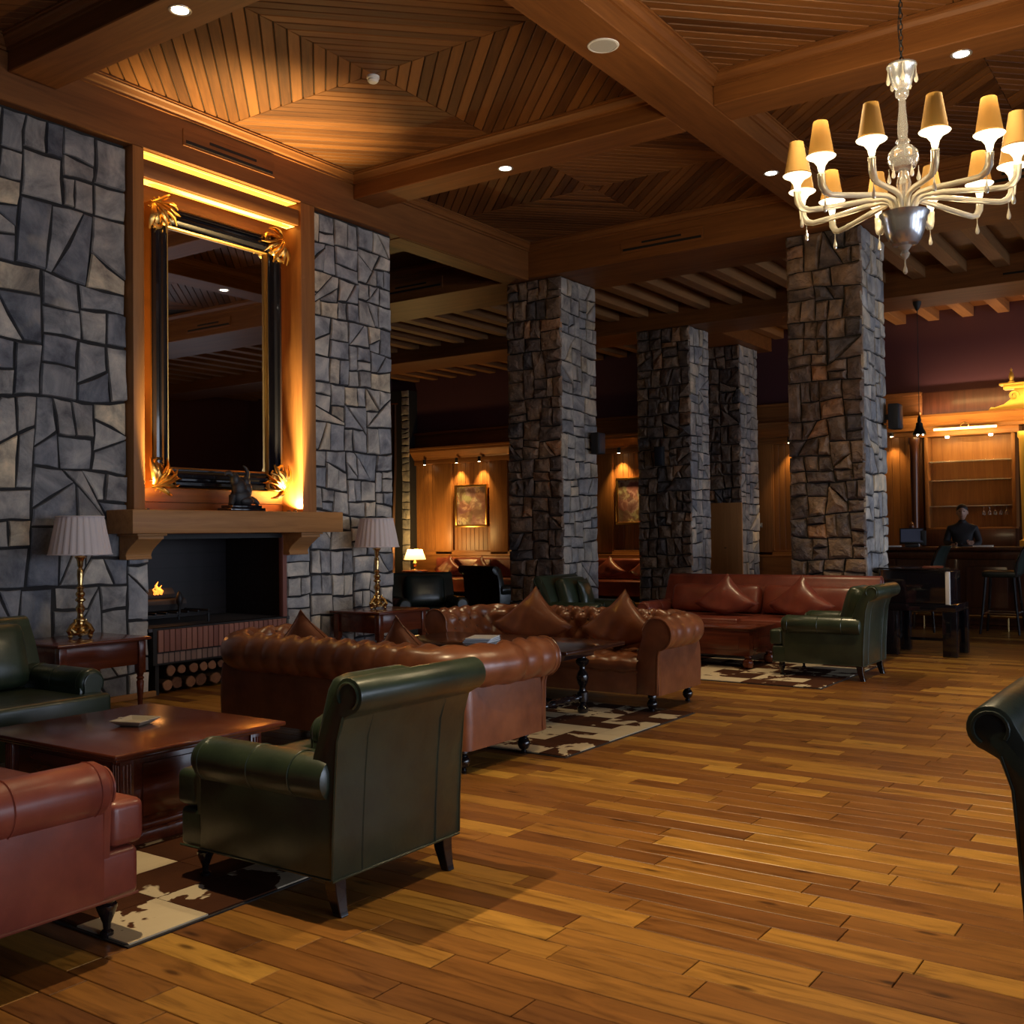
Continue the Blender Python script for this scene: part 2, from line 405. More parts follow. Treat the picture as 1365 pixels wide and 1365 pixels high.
# ------------------------------------------------------------------ outer shell
struct(Bx(6.2, 6.4, -3.2, 19.9, 0, 5.5).build('wall_right', m_purple, smooth=0))
struct(Bx(-17.2, 6.4, -3.4, -3.2, 0, 5.5).build('wall_front', m_purple, smooth=0))
struct(Bx(-17.4, -17.2, -3.2, 19.9, 0, 5.5).build('wall_left', m_purple, smooth=0))
struct(Bx(-17.2, 6.4, 19.6, 19.8, 0, 5.5).build('wall_back', m_purple, smooth=0), 'plum painted wall above the wood panelling')
m_pane = plain('daylit_pane', (.5,.6,.7), .1, emit=(.62,.76,1.0), es=.3)
for i, (y0, y1) in enumerate(WIN):
    fr = MB()
    for a, b in ((y0-.08,y0),(y1,y1+.08),((y0+y1)/2-.03,(y0+y1)/2+.03)): fr.box(6.1, 6.2, a, b, .45, 3.05)
    for a, b in ((.37,.45),(3.05,3.13),(1.72,1.78)): fr.box(6.1, 6.2, y0-.08, y1+.08, a, b)
    wi = struct(fr.build('window_%d' % (i+1), m_beamz, bevel=.006))
    for a, b in ((y0,(y0+y1)/2-.03),((y0+y1)/2+.03,y1)):
        for c, d in ((.45,1.72),(1.78,3.05)): Bx(6.15, 6.16, a, b, c, d).build('pane', m_pane, wi, smooth=0)

# ------------------------------------------------------------------ ceiling: beams, coffers, joists
CZ = 5.36
def molding(mb, x0, x1, y0, y1, z1, axis, side, depth=.1, h=.1):
    # stepped crown moulding along a beam; axis of run, side = direction it steps out to
    prof = [(0,0),(.022,0),(.022,.022),(.045,.03),(.07,.06),(.085,.07),(.085,.085),(depth,.085),(depth,h),(0,h)]
    if axis == 'y':
        pts = [[(x0+side*p, yy, z1-h+q) for p, q in prof] for yy in (y0, y1)]
    else:
        pts = [[(xx, y0+side*p, z1-h+q) for p, q in prof] for xx in (x0, x1)]
    return mb.loft(pts)
def beam(label, x0, x1, y0, y1, z0, z1, axis, crown, mat):
    b = struct(Bx(x0, x1, y0, y1, z0, z1).build('ceiling_beam', mat, bevel=.008, seg=1), label)
    for s in crown:
        mb = MB()
        if axis == 'y': molding(mb, x1 if s > 0 else x0, 0, y0, y1, CZ, 'y', s)
        else: molding(mb, x0, x1, y1 if s > 0 else y0, 0, CZ, 'x', s)
        mb.build('crown_moulding', mat, b, smooth=0, weld=True)
    return b
BY = [(.55,.96), (4.465,4.88), (8.39,8.80)]           # cross beams
GX = [(-4.10,-3.66), (.32,.76), (4.5,4.94)]           # girders
beam('main girder over the line of downlights, lit gold on one flank', -4.10, -3.66, -3.2, 11.84, 5.10, 5.42, 'y', (-1,1), m_beamy)
beam('girder at the far side of the chandelier coffer', .32, .76, -3.2, 11.84, 5.10, 5.42, 'y', (-1,1), m_beamy)
for bx0, bx1 in ((-7.9,-4.1), (-3.66,.32), (.76,6.2)):
    for i, (a, b) in enumerate(BY):
        beam('cross beam between girders with flat soffit', bx0, bx1, a, b, 5.10, 5.42, 'x', (-1,1), m_beamx)
wallbeam = beam('long beam lying on the stone fireplace wall', -8.28, -7.9, -3.2, 11.84, 4.87, 5.42, 'y', (1,), m_beamy)
pillbeam = beam('deep beam carried by the stone pillars', -17.2, 6.2, 11.84, 12.97, 4.90, 5.42, 'x', (-1,), m_beamx)
farbeam = beam('second deep beam behind the pillars', -17.2, 6.2, 16.15, 17.2, 4.90, 5.42, 'x', (), m_beamx)
# shadow-gap lines and joints of the beams
Bx(-8.20, -7.94, 9.2, 11.7, 4.862, 4.872).build('soffit_strip', m_beamy, wallbeam, smooth=0)
def vent(parent, c, axis):
    # grille: frame panel with two dark slots
    mb = MB(); sl = MB()
    if axis == 'y':
        x, y0, y1, z0, z1 = c
        mb.box(x, x+.012, y0, y1, z0, z1)
        p = mb.build('vent_panel', m_beamy, parent, bevel=.003, seg=1)
        sl.box(x+.012, x+.016, y0+.03, y1-.03, z0+.025, z0+.055); sl.box(x+.012, x+.016, y0+.3, y1-.24, z0+.09, z0+.115)
    else:
        y, x0, x1, z0, z1 = c
        mb.box(x0, x1, y-.012, y, z0, z1)
        p = mb.build('vent_panel', m_beamx, parent, bevel=.003, seg=1)
        sl.box(x0+.03, x1-.03, y-.016, y-.012, z0+.025, z0+.055); sl.box(x0+.3, x1-.3, y-.016, y-.012, z0+.09, z0+.115)
    sl.build('vent_slot', m_slot, p, smooth=0)
vent(wallbeam, (-7.9, 6.13, 7.24, 5.02, 5.18), 'y')
vent(pillbeam, (11.84, -6.46, -5.31, 5.0, 5.17), 'x')
vent(pillbeam, (11.84, -2.25, -1.1, 5.0, 5.17), 'x')
vent(pillbeam, (11.84, -10.6, -9.4, 5.0, 5.17), 'x')
vent(farbeam, (16.15, -2.7, -1.2, 4.98, 5.13), 'x')
# coffers: diagonal boards in four quarters meeting in a cross, concentric diamonds
STEP = .142
def coffer(x0, x1, y0, y1, label):
    slab = struct(Bx(x0-.1, x1+.1, y0-.1, y1+.1, CZ+.02, CZ+.06).build('ceiling', m_slot, smooth=0), label)
    cx, cy = (x0+x1)/2, (y0+y1)/2
    for sx in (-1, 1):
        for sy in (-1, 1):
            c = 0.0; hx, hy = x1-cx, y1-cy
            while c < hx+hy:
                p = [(0,0),(hx,0),(hx,hy),(0,hy)]
                p = clip(p, 1, 1, c+.006); p = clip(p, -1, -1, -(c+STEP-.006)) if p else p
                if len(p) >= 3:
                    g = .003; p = [(max(g,q[0]), max(g,q[1])) for q in p]
                    mx, my = sum(q[0] for q in p)/len(p), sum(q[1] for q in p)/len(p)
                    if any(seen(cx+sx*q[0], cy+sy*q[1], CZ, 30) for q in p+[(mx,my)]) or c < .3:
                        ang = math.atan2(-sy, sx); ca, sa = math.cos(-ang), math.sin(-ang)
                        lp = []
                        for q in p:
                            dx, dy = sx*(q[0]-mx), sy*(q[1]-my); lp.append((dx*ca-dy*sa, dx*sa+dy*ca))
                        if sum(lp[i][0]*lp[(i+1) % len(lp)][1]-lp[(i+1) % len(lp)][0]*lp[i][1] for i in range(len(lp))) < 0: lp.reverse()
                        ex = [(q[0]*.996, q[1]*(1-.12)) for q in lp]
                        mb = MB().loft([[(a,b,.02) for a, b in reversed(lp)], [(a,b,.006) for a, b in reversed(lp)], [(a,b,0) for a, b in reversed(ex)]])
                        o = mb.build('board', m_board, slab, smooth=0)
                        o.location = (cx+sx*mx, cy+sy*my, CZ); o.rotation_euler = (0,0,ang)
                c += STEP
    return slab
LB = 'boarded coffer ceiling with diagonal boards meeting in a cross, %s'
coffer(-7.8, -4.2, 4.98, 8.29, LB % 'glowing above the mirror')
coffer(-7.8, -4.2, 8.90, 11.74, LB % 'before the pillar beam')
coffer(-3.56, .22, 4.98, 8.29, LB % 'above the chandelier')
coffer(-3.56, .22, 8.90, 11.74, LB % 'behind the chandelier')
coffer(-7.8, -4.2, 1.06, 4.365, LB % 'dark, next to the left beam')
pc = struct(Bx(-3.6, .3, -3.2, 4.4, CZ, CZ+.05).build('ceiling', m_board, smooth=0), 'plain part of the wooden ceiling')
struct(Bx(.76, 6.2, -3.2, 11.84, CZ, CZ+.05).build('ceiling', m_board, smooth=0), 'wooden ceiling over the window side')
struct(Bx(-7.9, -4.1, -3.2, .6, CZ, CZ+.05).build('ceiling', m_board, smooth=0), 'wooden ceiling near the entrance')
struct(Bx(-17.2, -8.28, -3.2, 11.84, CZ, CZ+.05).build('ceiling', m_board, smooth=0), 'wooden ceiling of the side lounge')
jc = struct(Bx(-17.2, 6.2, 12.97, 19.7, 5.30, 5.42).build('ceiling', m_board, smooth=0), 'joisted wooden ceiling over the bar and rear lounge')
jx = -16.4
jm = Bx(-.095, .095, 0, 3.18, 5.13, 5.30).mesh('joist', m_joist, bevel=.006, seg=1)
jm2 = Bx(-.095, .095, 0, 2.4, 5.13, 5.30).mesh('joist', m_joist, bevel=.006, seg=1)
while jx < 6:
    link('joist', jm, jc, (jx, 12.97, 0)); link('joist', jm2, jc, (jx, 17.2, 0)); jx += .572
# ------------------------------------------------------------------ stone fireplace wall
WX = -7.976
lw = struct(Bx(-8.6, WX-.03, -3.2, 5.58, 0, 4.87).build('wall_left_fireplace', m_mortar, smooth=0), 'grey fieldstone wall on the lamp side of the fireplace')
Bx(-8.6, WX-.03, 5.58, 5.755, 0, 1.45).build('masonry_core', m_mortar, lw, smooth=0)
lay_stones(lw, (WX-.03, 3.7, .02), (0,1,0), (1,0,0), 1.9, 4.84, .098, m_stone, 11)
lay_stones(lw, (WX-.03, 5.6, .02), (0,1,0), (1,0,0), .22, 1.42, .06, m_stonel, 12)
rw = struct(Bx(-8.6, WX-.03, 7.82, 9.1, 0, 4.87).build('wall_right_fireplace', m_mortar, smooth=0), 'lighter small fieldstone wall beside the mirror panelling')
Bx(-8.6, WX-.03, 7.525, 7.82, 0, 1.45).build('masonry_core', m_mortar, rw, smooth=0)
lay_stones(rw, (WX-.03, 7.8, .02), (0,1,0), (1,0,0), 1.3, 4.84, .050, m_stonel, 23, gap=.009)
lay_stones(rw, (WX-.03, 7.46, .02), (0,1,0), (1,0,0), .34, 1.42, .05, m_stonel, 24, gap=.009)
lay_stones(rw, (-8.6, 9.1, .02), (1,0,0), (0,1,0), .6, 4.84, .07, m_stonel, 25, proud=(.008,.02))
# side reveals of the wall around the mirror recess
struct(Bx(-8.6, -8.22, 5.58, 7.82, 1.45, 4.87).build('wall_mirror_recess', m_mortar, smooth=0))
# baseboard under the stone
struct(Bx(WX-.02, WX+.025, 3.0, 5.86, 0, .05).build('baseboard_left', m_mantel, bevel=.006))
# ------------------------------------------------------------------ stone pillars
def pillar(label, x0, x1, y0, y1, seed, light_side=True):
    t = thing('stone_pillar', label, 'pillar', ((x0+x1)/2, (y0+y1)/2, 0))
    hx, hy = (x1-x0)/2, (y1-y0)/2
    Bx(-hx+.03, hx-.03, -hy+.03, hy-.03, 0, 4.9).build('masonry_core', m_mortar, t, smooth=0)
    lay_stones(t, (-hx, -hy+.03, 0), (1,0,0), (0,-1,0), 2*hx, 4.9, .052, m_stonep, seed, gap=.004, proud=(.02,.045), rocky=.026, warp=.04, diag=.06)
    lay_stones(t, (hx-.03, -hy, 0), (0,1,0), (1,0,0), 2*hy, 4.9, .055, m_stoneq, seed+1, gap=.004, proud=(.02,.035), rocky=.006, warp=.04, diag=.1)
    return t
pillar('rough stone pillar with a speaker, left of the green chair with a cushion', -8.36, -7.46, 11.95, 12.9, 31)
pillar('rough brown stone pillar rising behind the red sofa', -4.36, -3.46, 12.03, 12.95, 41)
pillar('narrower stone pillar between the framed picture and the upright wooden board', -8.56, -7.54, 16.17, 16.95, 51)
pillar('dark stone pillar behind the upright wooden board', -8.4, -7.58, 18.42, 19.3, 61)
# beam block over the rear pillar
beam('short wooden block above the rear dark pillar', -8.7, -7.4, 17.2, 19.6, 4.90, 5.30, 'x', (), m_beamx)
# ------------------------------------------------------------------ mirror recess panelling
tr = struct(Bx(-8.21, -7.9, 5.60, 5.715, 1.655, 4.87).build('trim_1', m_beamz, bevel=.006), 'wooden jambs, lintel and back boards framing the mirror')
Bx(-8.21, -7.9, 7.604, 7.80, 1.655, 4.87).build('jamb', m_beamz, tr, bevel=.006)
Bx(-7.97, -7.93, 5.715, 7.604, 4.63, 4.79).build('lintel', m_beamy, tr, bevel=.005)
for z0, z1 in ((1.655,1.74),(1.745,1.95),(1.955,2.6),(2.605,3.3),(3.305,3.95),(3.955,4.28),(4.285,4.47),(4.475,4.66),(4.665,4.87)):
    Bx(-8.22, -8.20, 5.715, 7.604, z0, z1).build('panel_board', m_beamy, tr, bevel=.003, seg=1)
m_glow = plain('warm_glow', (1,.7,.3), .5, emit=(1.0,.50,.06), es=2.2)
cv = thing('glow_strips', 'glowing yellow strips painted in for the lit wood above and under the mirror lintel', 'glow strip', (-7.98, 6.66, 4.63))  # no lamp: added emission stands in for lit undersides of beam and lintel
Bx(-.16, .03, -.93, .93, .228, .236).build('glow_strip', m_glow, cv, smooth=0)
Bx(-.12, .0, -.93, .93, -.008, .0).build('glow_strip', m_glow, cv, smooth=0)
for y in (5.775, 7.46, 7.545):
    u = thing('uplight', 'small uplight on the mantel beside the mirror, %s' % ('at the lamp end' if y < 6 else 'one of the pair at the sculpture end'), 'uplight', (-7.955, y, 1.655), group=None if y < 6 else 'uplights on the mantel')
    MB().lathe([(.02,0),(.022,.02),(.018,.022),(.016,.012),(.001,.012)], n=10).build('housing', m_blackm, u)
    add_light('SPOT', 'uplight_lamp', (-7.955, y, 1.68), 75 if y > 6 else 50, AMBER, (-7.80, y-.02, 5), spot_size=math.radians(165), spot_blend=.5, shadow_soft_size=.02)
    add_light('SPOT', 'uplight_beam', (-7.90, y, 1.68), 1500 if y > 6 else 1100, (1, .74, .30), (-7.70, y+(-.6 if y > 6 else .55), 5.36), spot_size=math.radians(46), spot_blend=1.0, shadow_soft_size=.03)
# ------------------------------------------------------------------ mantel
mt = thing('mantelpiece', 'thick oak mantel shelf on two scrolled corbels below the mirror', 'mantel', (-7.97, 6.63, 1.45))
Bx(0, .37, -1.255, 1.25, 0, .205).build('shelf', m_mantel, mt, bevel=.008)
for yc in (-1.0, .89):
    pr = [(0,-.02),(.27,-.02),(.27,-.05)]
    for i in range(9):
        t = i/8; a = PI/2*t; pr.append((.25-.13*math.sin(a)**1.2-.03*t, -.05-.14*t))
    pr += [(.10,-.205),(.10,-.225),(0,-.225)]
    mb = MB().prism(pr, yc-.13, yc+.13, 'y'); c = mb.build('corbel', m_mantel, mt, bevel=.004, seg=1)
    Bx(0, .29, yc-.15, yc+.15, -.02, 0).build('corbel_cap', m_mantel, c, bevel=.004)
# ------------------------------------------------------------------ fireplace
def brick_mat(name, c1, c2, mo, sc, rough=.85):
    m, nt, b, N, L = nodes(name)
    tc = N('ShaderNodeTexCoord'); mp = N('ShaderNodeMapping'); mp.inputs['Rotation'].default_value = (PI/2, 0, PI/2)
    L(tc.outputs['Object'], mp.inputs[0])
    br = N('ShaderNodeTexBrick'); L(mp.outputs[0], br.inputs['Vector']); br.inputs['Scale'].default_value = sc
    br.inputs['Color1'].default_value = (*c1,1); br.inputs['Color2'].default_value = (*c2,1); br.inputs['Mortar'].default_value = (*mo,1)
    br.inputs['Mortar Size'].default_value = .03; br.inputs['Row Height'].default_value = .24
    L(br.outputs[0], b.inputs['Base Color']); b.inputs['Roughness'].default_value = rough
    bump(N, L, b, br.outputs['Fac'], -.4, .01)
    return m
m_soot = brick_mat('sooty_brick', (.009,.006,.008), (.006,.004,.006), (.002,.002,.002), 3.4, .55)
m_brick = wood('hearth_brick', (.26,.115,.085), (.15,.06,.05), 'z', .8, .5, .5)
m_brick2 = wood('hearth_brick_pale', (.24,.16,.135), (.14,.09,.08), 'z', .8, .5, .5)
m_ash = plain('ash_floor', (.05,.05,.06), .8)
fp = thing('fireplace', 'open brick fireplace with a sooty firebox under the mantel', 'fireplace', (-7.976, 6.64, 0))
mb = MB(); mb.box(-1.02, -.95, -.85, .85, .6, 1.44); mb.build('firebox_back', m_soot, fp, smooth=0)
for s in (-1, 1):
    Bx(-1.0, -.06, s*.82-(.06 if s < 0 else 0), s*.82+(.06 if s > 0 else 0), .6, 1.44).build('firebox_cheek', m_soot, fp, smooth=0)
Bx(-1.0, .0, -.84, .84, 1.40, 1.445).build('firebox_roof', m_soot, fp, smooth=0)
Bx(-1.0, -.0, -.84, .84, .57, .60).build('firebox_floor', m_ash, fp, smooth=0)
Bx(-.05, .01, .745, .80, .6, 1.45).build('brick_jamb', m_brick, fp, bevel=.004)
Bx(-.06, .008, -.80, .80, .27, .60).build('hearth_core', m_mortar, fp, smooth=0)
bm1 = Bx(0, .028, -.0275, .0275, .385, .582).mesh('brick', m_brick, bevel=.004, seg=1)
bm2 = Bx(-.01, .014, -.0275, .0275, .285, .372).mesh('brick', m_brick2, bevel=.004, seg=1)
for i in range(25):
    y = -.73+i*.0615
    link('brick', bm1, fp, (0, y, 0)); link('brick', bm2, fp, (0, y, 0))
Bx(-.9, -.02, -.76, -.72, 0, .28).build('niche_cheek', m_mortar, fp, smooth=0)
Bx(-.9, -.02, .74, .78, 0, .28).build('niche_cheek', m_mortar, fp, smooth=0)
Bx(-.94, -.9, -.76, .78, 0, .6).build('niche_back', m_mortar, fp, smooth=0)
# firewood in the niche
m_bark = wood('log_bark', (.10,.055,.032), (.04,.022,.014), 'x', .9, .6, .3)
m_cut = wood('log_cut_wood', (.30,.14,.075), (.12,.05,.028), 'x', .85, .6, .6)
rl = random.Random(3); k = 0; spots = []
for rowi, z0 in enumerate((.075, .20)):
    y = 5.97+(.05 if rowi % 2 else 0)
    while y < 7.3:
        r = rl.uniform(.055, .075) if rowi < 1 else rl.uniform(.045, .06)
        spots.append((y+r, z0 if rowi == 0 else z0, r)); y += 2*r+.008
for y, z, r in spots:
    k += 1
    o = thing('firewood_log', 'split firewood log in the %s row of the niche under the hearth' % ('bottom' if z < .1 else 'upper'), 'log', (-8.02-rl.uniform(0,.05), y, z), group='firewood logs under the hearth')
    n = 9; ph = [r*rl.uniform(.82, 1.04) for _ in range(n)]
    ring = lambda x, s: [(x, ph[j]*s*math.cos(2*PI*j/n), ph[j]*s*math.sin(2*PI*j/n)*.92) for j in range(n)]
    MB().loft([ring(-.5,1), ring(0,1)]).build('bark', m_bark, o)
    MB().loft([ring(.0,.93), ring(.006,.9)]).build('cut_end', m_cut, o)
# grate, burning logs, flame
gr = thing('fire_grate', 'black iron fire grate standing in the firebox', 'grate', (-8.42, 6.25, .6))
mb = MB()
for i in range(7): mb.box(-.25, .25, -.36+i*.12, -.34+i*.12, .10, .12)
mb.build('bars', m_iron, gr, bevel=.003)
mb = MB()
for sx in (-.23,.22):
    mb.box(sx-.012, sx+.012, -.40, .42, .085, .10)
mb.build('rails', m_iron, gr, bevel=.003)
for sx in (-.23,.22):
    for sy in (-.38,.39): MB().tube([(sx,sy,0),(sx,sy,.10)], .012, 6).build('foot', m_iron, gr)
for sy in (.05,):
    MB().lathe([(.014,.1),(.014,.17),(.03,.2),(.034,.24),(.02,.29),(.004,.31)], (.22,sy,0), 10).build('finial', m_iron, gr)
m_char = wood('charred_log', (.05,.045,.045), (.015,.012,.012), 'y', .9, .6, .2)
for i, (x, y, z, L_, r) in enumerate(((-8.34,6.20,.785,.5,.055),(-8.48,6.25,.782,.5,.05),(-8.41,6.16,.878,.42,.05))):
    o = thing('burning_log', 'charred log burning on the iron grate, %s' % ('in front','at the rear','lying on top of the other two')[i], 'log', (x, y, z), group='charred logs on the grate')
    n = 9
    rings = [[(r*(1+.12*math.sin(3*j+i))*math.cos(2*PI*j/n), t*L_, r*(1+.12*math.sin(3*j+i))*math.sin(2*PI*j/n)) for j in range(n)] for t in (-.5,-.2,.2,.5)]
    MB().loft(rings).build('bark', m_char, o)
m_fire = plain('flame', (1,.35,.05), .5, emit=(1.0,.30,.04), es=2)
fl = thing('flame', 'small orange flames on the burning logs', 'flame', (-8.33, 6.17, .88))
for i, (dy, h, r) in enumerate(((-.02,.12,.022),(.02,.085,.018),(-.05,.07,.016))):
    MB().tube([(0,dy,0),(.01,dy+.005,h*.35),(-.005,dy-.01,h*.7),(.0,dy+.012,h)], [r*.7, r, r*.5, .002], 8).build('tongue', m_fire, fl)
add_light('POINT', 'fire_glow', (-8.28, 6.17, 1.0), 1.5, (1,.4,.1), shadow_soft_size=.06)
# ------------------------------------------------------------------ mirror
mi = thing('wall_mirror', 'tall mirror in a black moulded frame with gilt corner ornaments', 'mirror', (-8.10, 6.71, 1.87))
HW, HH, FW = .79, 2.62, .20
def frame_ring(prof, name, mat, parent):
    # prof: (inset from the outer edge, depth x); mitred ring
    mb = MB(); rings = []
    for d, x in prof:
        rings.append([(x,-HW+d,d),(x,HW-d,d),(x,HW-d,HH-d),(x,-HW+d,HH-d)])
    n = len(rings); o = 0
    for r in rings: mb.v += r
    for i in range(n-1):
        for j in range(4):
            kx = (j+1) % 4; mb.f.append((i*4+j, i*4+kx, (i+1)*4+kx, (i+1)*4+j))
    return mb.build(name, mat, parent, smooth=20, weld=True)
frame_ring([(.012,-.09),(.012,.02),(.03,.045),(.055,.05),(.075,.03),(.09,.03),(.105,.05),(.13,.048),(.15,.02),(.165,.005),(.178,.005),(.178,-.04)], 'frame', m_black, mi)
frame_ring([(0,-.09),(0,.0),(.006,.012),(.012,.0),(.012,-.09)], 'gilt_outer_edge', m_gilt, mi)
frame_ring([(.178,-.04),(.178,.008),(.186,.012),(.195,.0),(.20,-.035)], 'gilt_inner_edge', m_gilt, mi)
m_glassm = plain('mirror_glass', (.62,.60,.58), .015, 1.0)
Bx(-.06, -.03, -HW+.17, HW-.17, .17, HH-.17).build('mirror_pane', m_glassm, mi, smooth=0)
def curl(c, a0, r0, turns, sgn, x, thick):
    pts, rad = [], []
    for i in range(15):
        t = i/14; a = a0+sgn*turns*2*PI*t; r = r0*(1-.85*t)
        pts.append((x+.02*math.sin(t*PI)+.012*t, c[0]+r*math.cos(a), c[1]+r*math.sin(a))); rad.append(thick*(.45+.75*math.sin(PI*min(1,t*1.15+.1))))
    return pts, rad
for cy, cz, sy, sz in ((-HW,0,1,1),(HW,0,-1,1),(-HW,HH,1,-1),(HW,HH,-1,-1)):
    mb = MB(); rr = random.Random(int(cy*10+cz))
    mb.ball((.05, cy+sy*.10, cz+sz*.10), (.04,.055,.055), 10, 6)
    for (oy, oz, r0, a0, tn, th) in ((.20,.05,.07,.4,1.1,.018),(.05,.20,.07,1.2,1.1,.018),(.13,.16,.055,2.0,.9,.016),(.16,.12,.05,-.4,.9,.015)):
        p, q = curl((cy+sy*oy, cz+sz*oz), a0, r0, tn, 1, .04, th)
        mb.tube(p, q, 7)
    for i in range(9):
        a = math.radians(-12+i*14.5); L_ = .20+.10*abs(math.sin(i*1.9)); b0 = (.06, .06)
        pts = []
        for t in (0,.25,.5,.75,1):
            rr_ = t*L_; bend = a+.5*math.sin(t*2.4)*(1 if i % 2 else -1)*.6
            pts.append((.03+.05*math.sin(t*PI)+.02*t, cy+sy*(b0[0]-.05+rr_*math.cos(bend)), cz+sz*(b0[1]-.05+rr_*math.sin(bend))))
        mb.tube(pts, [.016,.032,.036,.026,.008], 7, .6)
    for i in range(4):
        a = math.radians(190+i*25)
        mb.tube([(.03,cy+sy*.08,cz+sz*.08),(.06,cy+sy*(.08+.07*math.cos(a)),cz+sz*(.08+.07*math.sin(a))),(.04,cy+sy*(.08+.13*math.cos(a)),cz+sz*(.08+.13*math.sin(a)))],[.02,.02,.006],6,.6)
    mb.build('gilt_corner', m_gilt, mi, smooth=50)
# ------------------------------------------------------------------ sculpture on the mantel
sc = thing('mantel_sculpture', 'small black bronze sculpture on a stepped base on the mantel', 'sculpture', (-7.83, 6.73, 1.655))
mb = MB(); mb.box(-.10,.10,-.20,.22,0,.035); mb.box(-.085,.085,-.17,.19,.035,.06); mb.build('base', m_black, sc, bevel=.006)
mb = MB()
mb.ball((0,0,.14),(.075,.12,.10)); mb.ball((.01,-.03,.22),(.06,.085,.10)); mb.ball((.0,.07,.20),(.055,.06,.09)); mb.ball((.01,-.08,.30),(.045,.05,.07))
mb.ball((0,.06,.28),(.04,.045,.06))
mb.tube([(0,-.09,.33),(.0,-.14,.365),(.0,-.18,.36),(0,-.19,.34)],[.03,.024,.018,.008],7)
mb.tube([(0,.06,.30),(0,.085,.37),(0,.06,.42),(0,.03,.44)],[.03,.022,.015,.006],7)
mb.tube([(0,.10,.12),(.02,.16,.10),(.03,.19,.07)],[.04,.03,.02],7)
mb.tube([(0,-.10,.14),(.02,-.13,.09),(.03,-.15,.06)],[.04,.03,.025],7)
mb.ball((.04,.03,.10),(.05,.09,.05))
mb.build('figure', m_blackm, sc, smooth=60)
# ------------------------------------------------------------------ rugs of cowhide patches
def hide_mat():
    m, nt, b, N, L = nodes('cowhide')
    ge = N('ShaderNodeNewGeometry'); oi = N('ShaderNodeObjectInfo')
    ad = N('ShaderNodeVectorMath', operation='MULTIPLY_ADD'); L(oi.outputs['Random'], ad.inputs[0]); ad.inputs[1].default_value = (41, 29, 3); L(ge.outputs['Position'], ad.inputs[2])
    n = N('ShaderNodeTexNoise', Scale=3.0, Detail=4.0, Roughness=.6, Distortion=.5); L(ad.outputs[0], n.inputs[0])
    wn = N('ShaderNodeTexWhiteNoise', noise_dimensions='1D'); L(oi.outputs['Random'], wn.inputs['W'])
    sh = N('ShaderNodeMath', operation='MULTIPLY_ADD'); L(wn.outputs['Value'], sh.inputs[0]); sh.inputs[1].default_value = .34
    of = N('ShaderNodeMath', operation='SUBTRACT'); L(n.outputs[0], of.inputs[0]); of.inputs[1].default_value = .17; L(of.outputs[0], sh.inputs[2])
    r = ramp(N, [(.0,(.42,.33,.22)),(.50,(.50,.41,.28)),(.515,(.060,.021,.009)),(1,(.030,.011,.006))]); L(sh.outputs[0], r.inputs[0])
    L(r.outputs[0], b.inputs['Base Color']); b.inputs['Roughness'].default_value = .95; b.inputs['Specular IOR Level'].default_value = .1
    n2 = N('ShaderNodeTexNoise', Scale=160.0, Detail=2.0); L(ge.outputs['Position'], n2.inputs[0]); bump(N, L, b, n2.outputs[0], .3, .004)
    return m
m_hide = hide_mat(); m_rugb = plain('rug_backing', (.02,.015,.013), .9)
def rug(label, x0, x1, y0, y1, s=.25):
    t = thing('cowhide_rug', label, 'rug', ((x0+x1)/2, (y0+y1)/2, .001))
    w_, d_ = x1-x0, y1-y0; Bx(-w_/2, w_/2, -d_/2, d_/2, 0, .005).build('backing', m_rugb, t, smooth=0)
    nx, ny = round(w_/s), round(d_/s); sx, sy = (w_-.02)/nx, (d_-.02)/ny
    me = Bx(-sx/2+.0015, sx/2-.0015, -sy/2+.0015, sy/2-.0015, .003, .011).mesh('patch', m_hide, smooth=0)
    for i in range(nx):
        for j in range(ny): link('patch', me, t, (-w_/2+.01+(i+.5)*sx, -d_/2+.01+(j+.5)*sy, 0))
rug('cowhide patchwork rug under the mahogany coffee table', -6.0, -3.175, 2.22, 3.95, .33)
rug('cowhide patchwork rug between the two buttoned brown sofas', -5.9, -3.50, 5.60, 7.51, .20)
rug('cowhide patchwork rug in front of the red sofa by the pillar', -5.6, -3.07, 9.20, 11.0, .25)
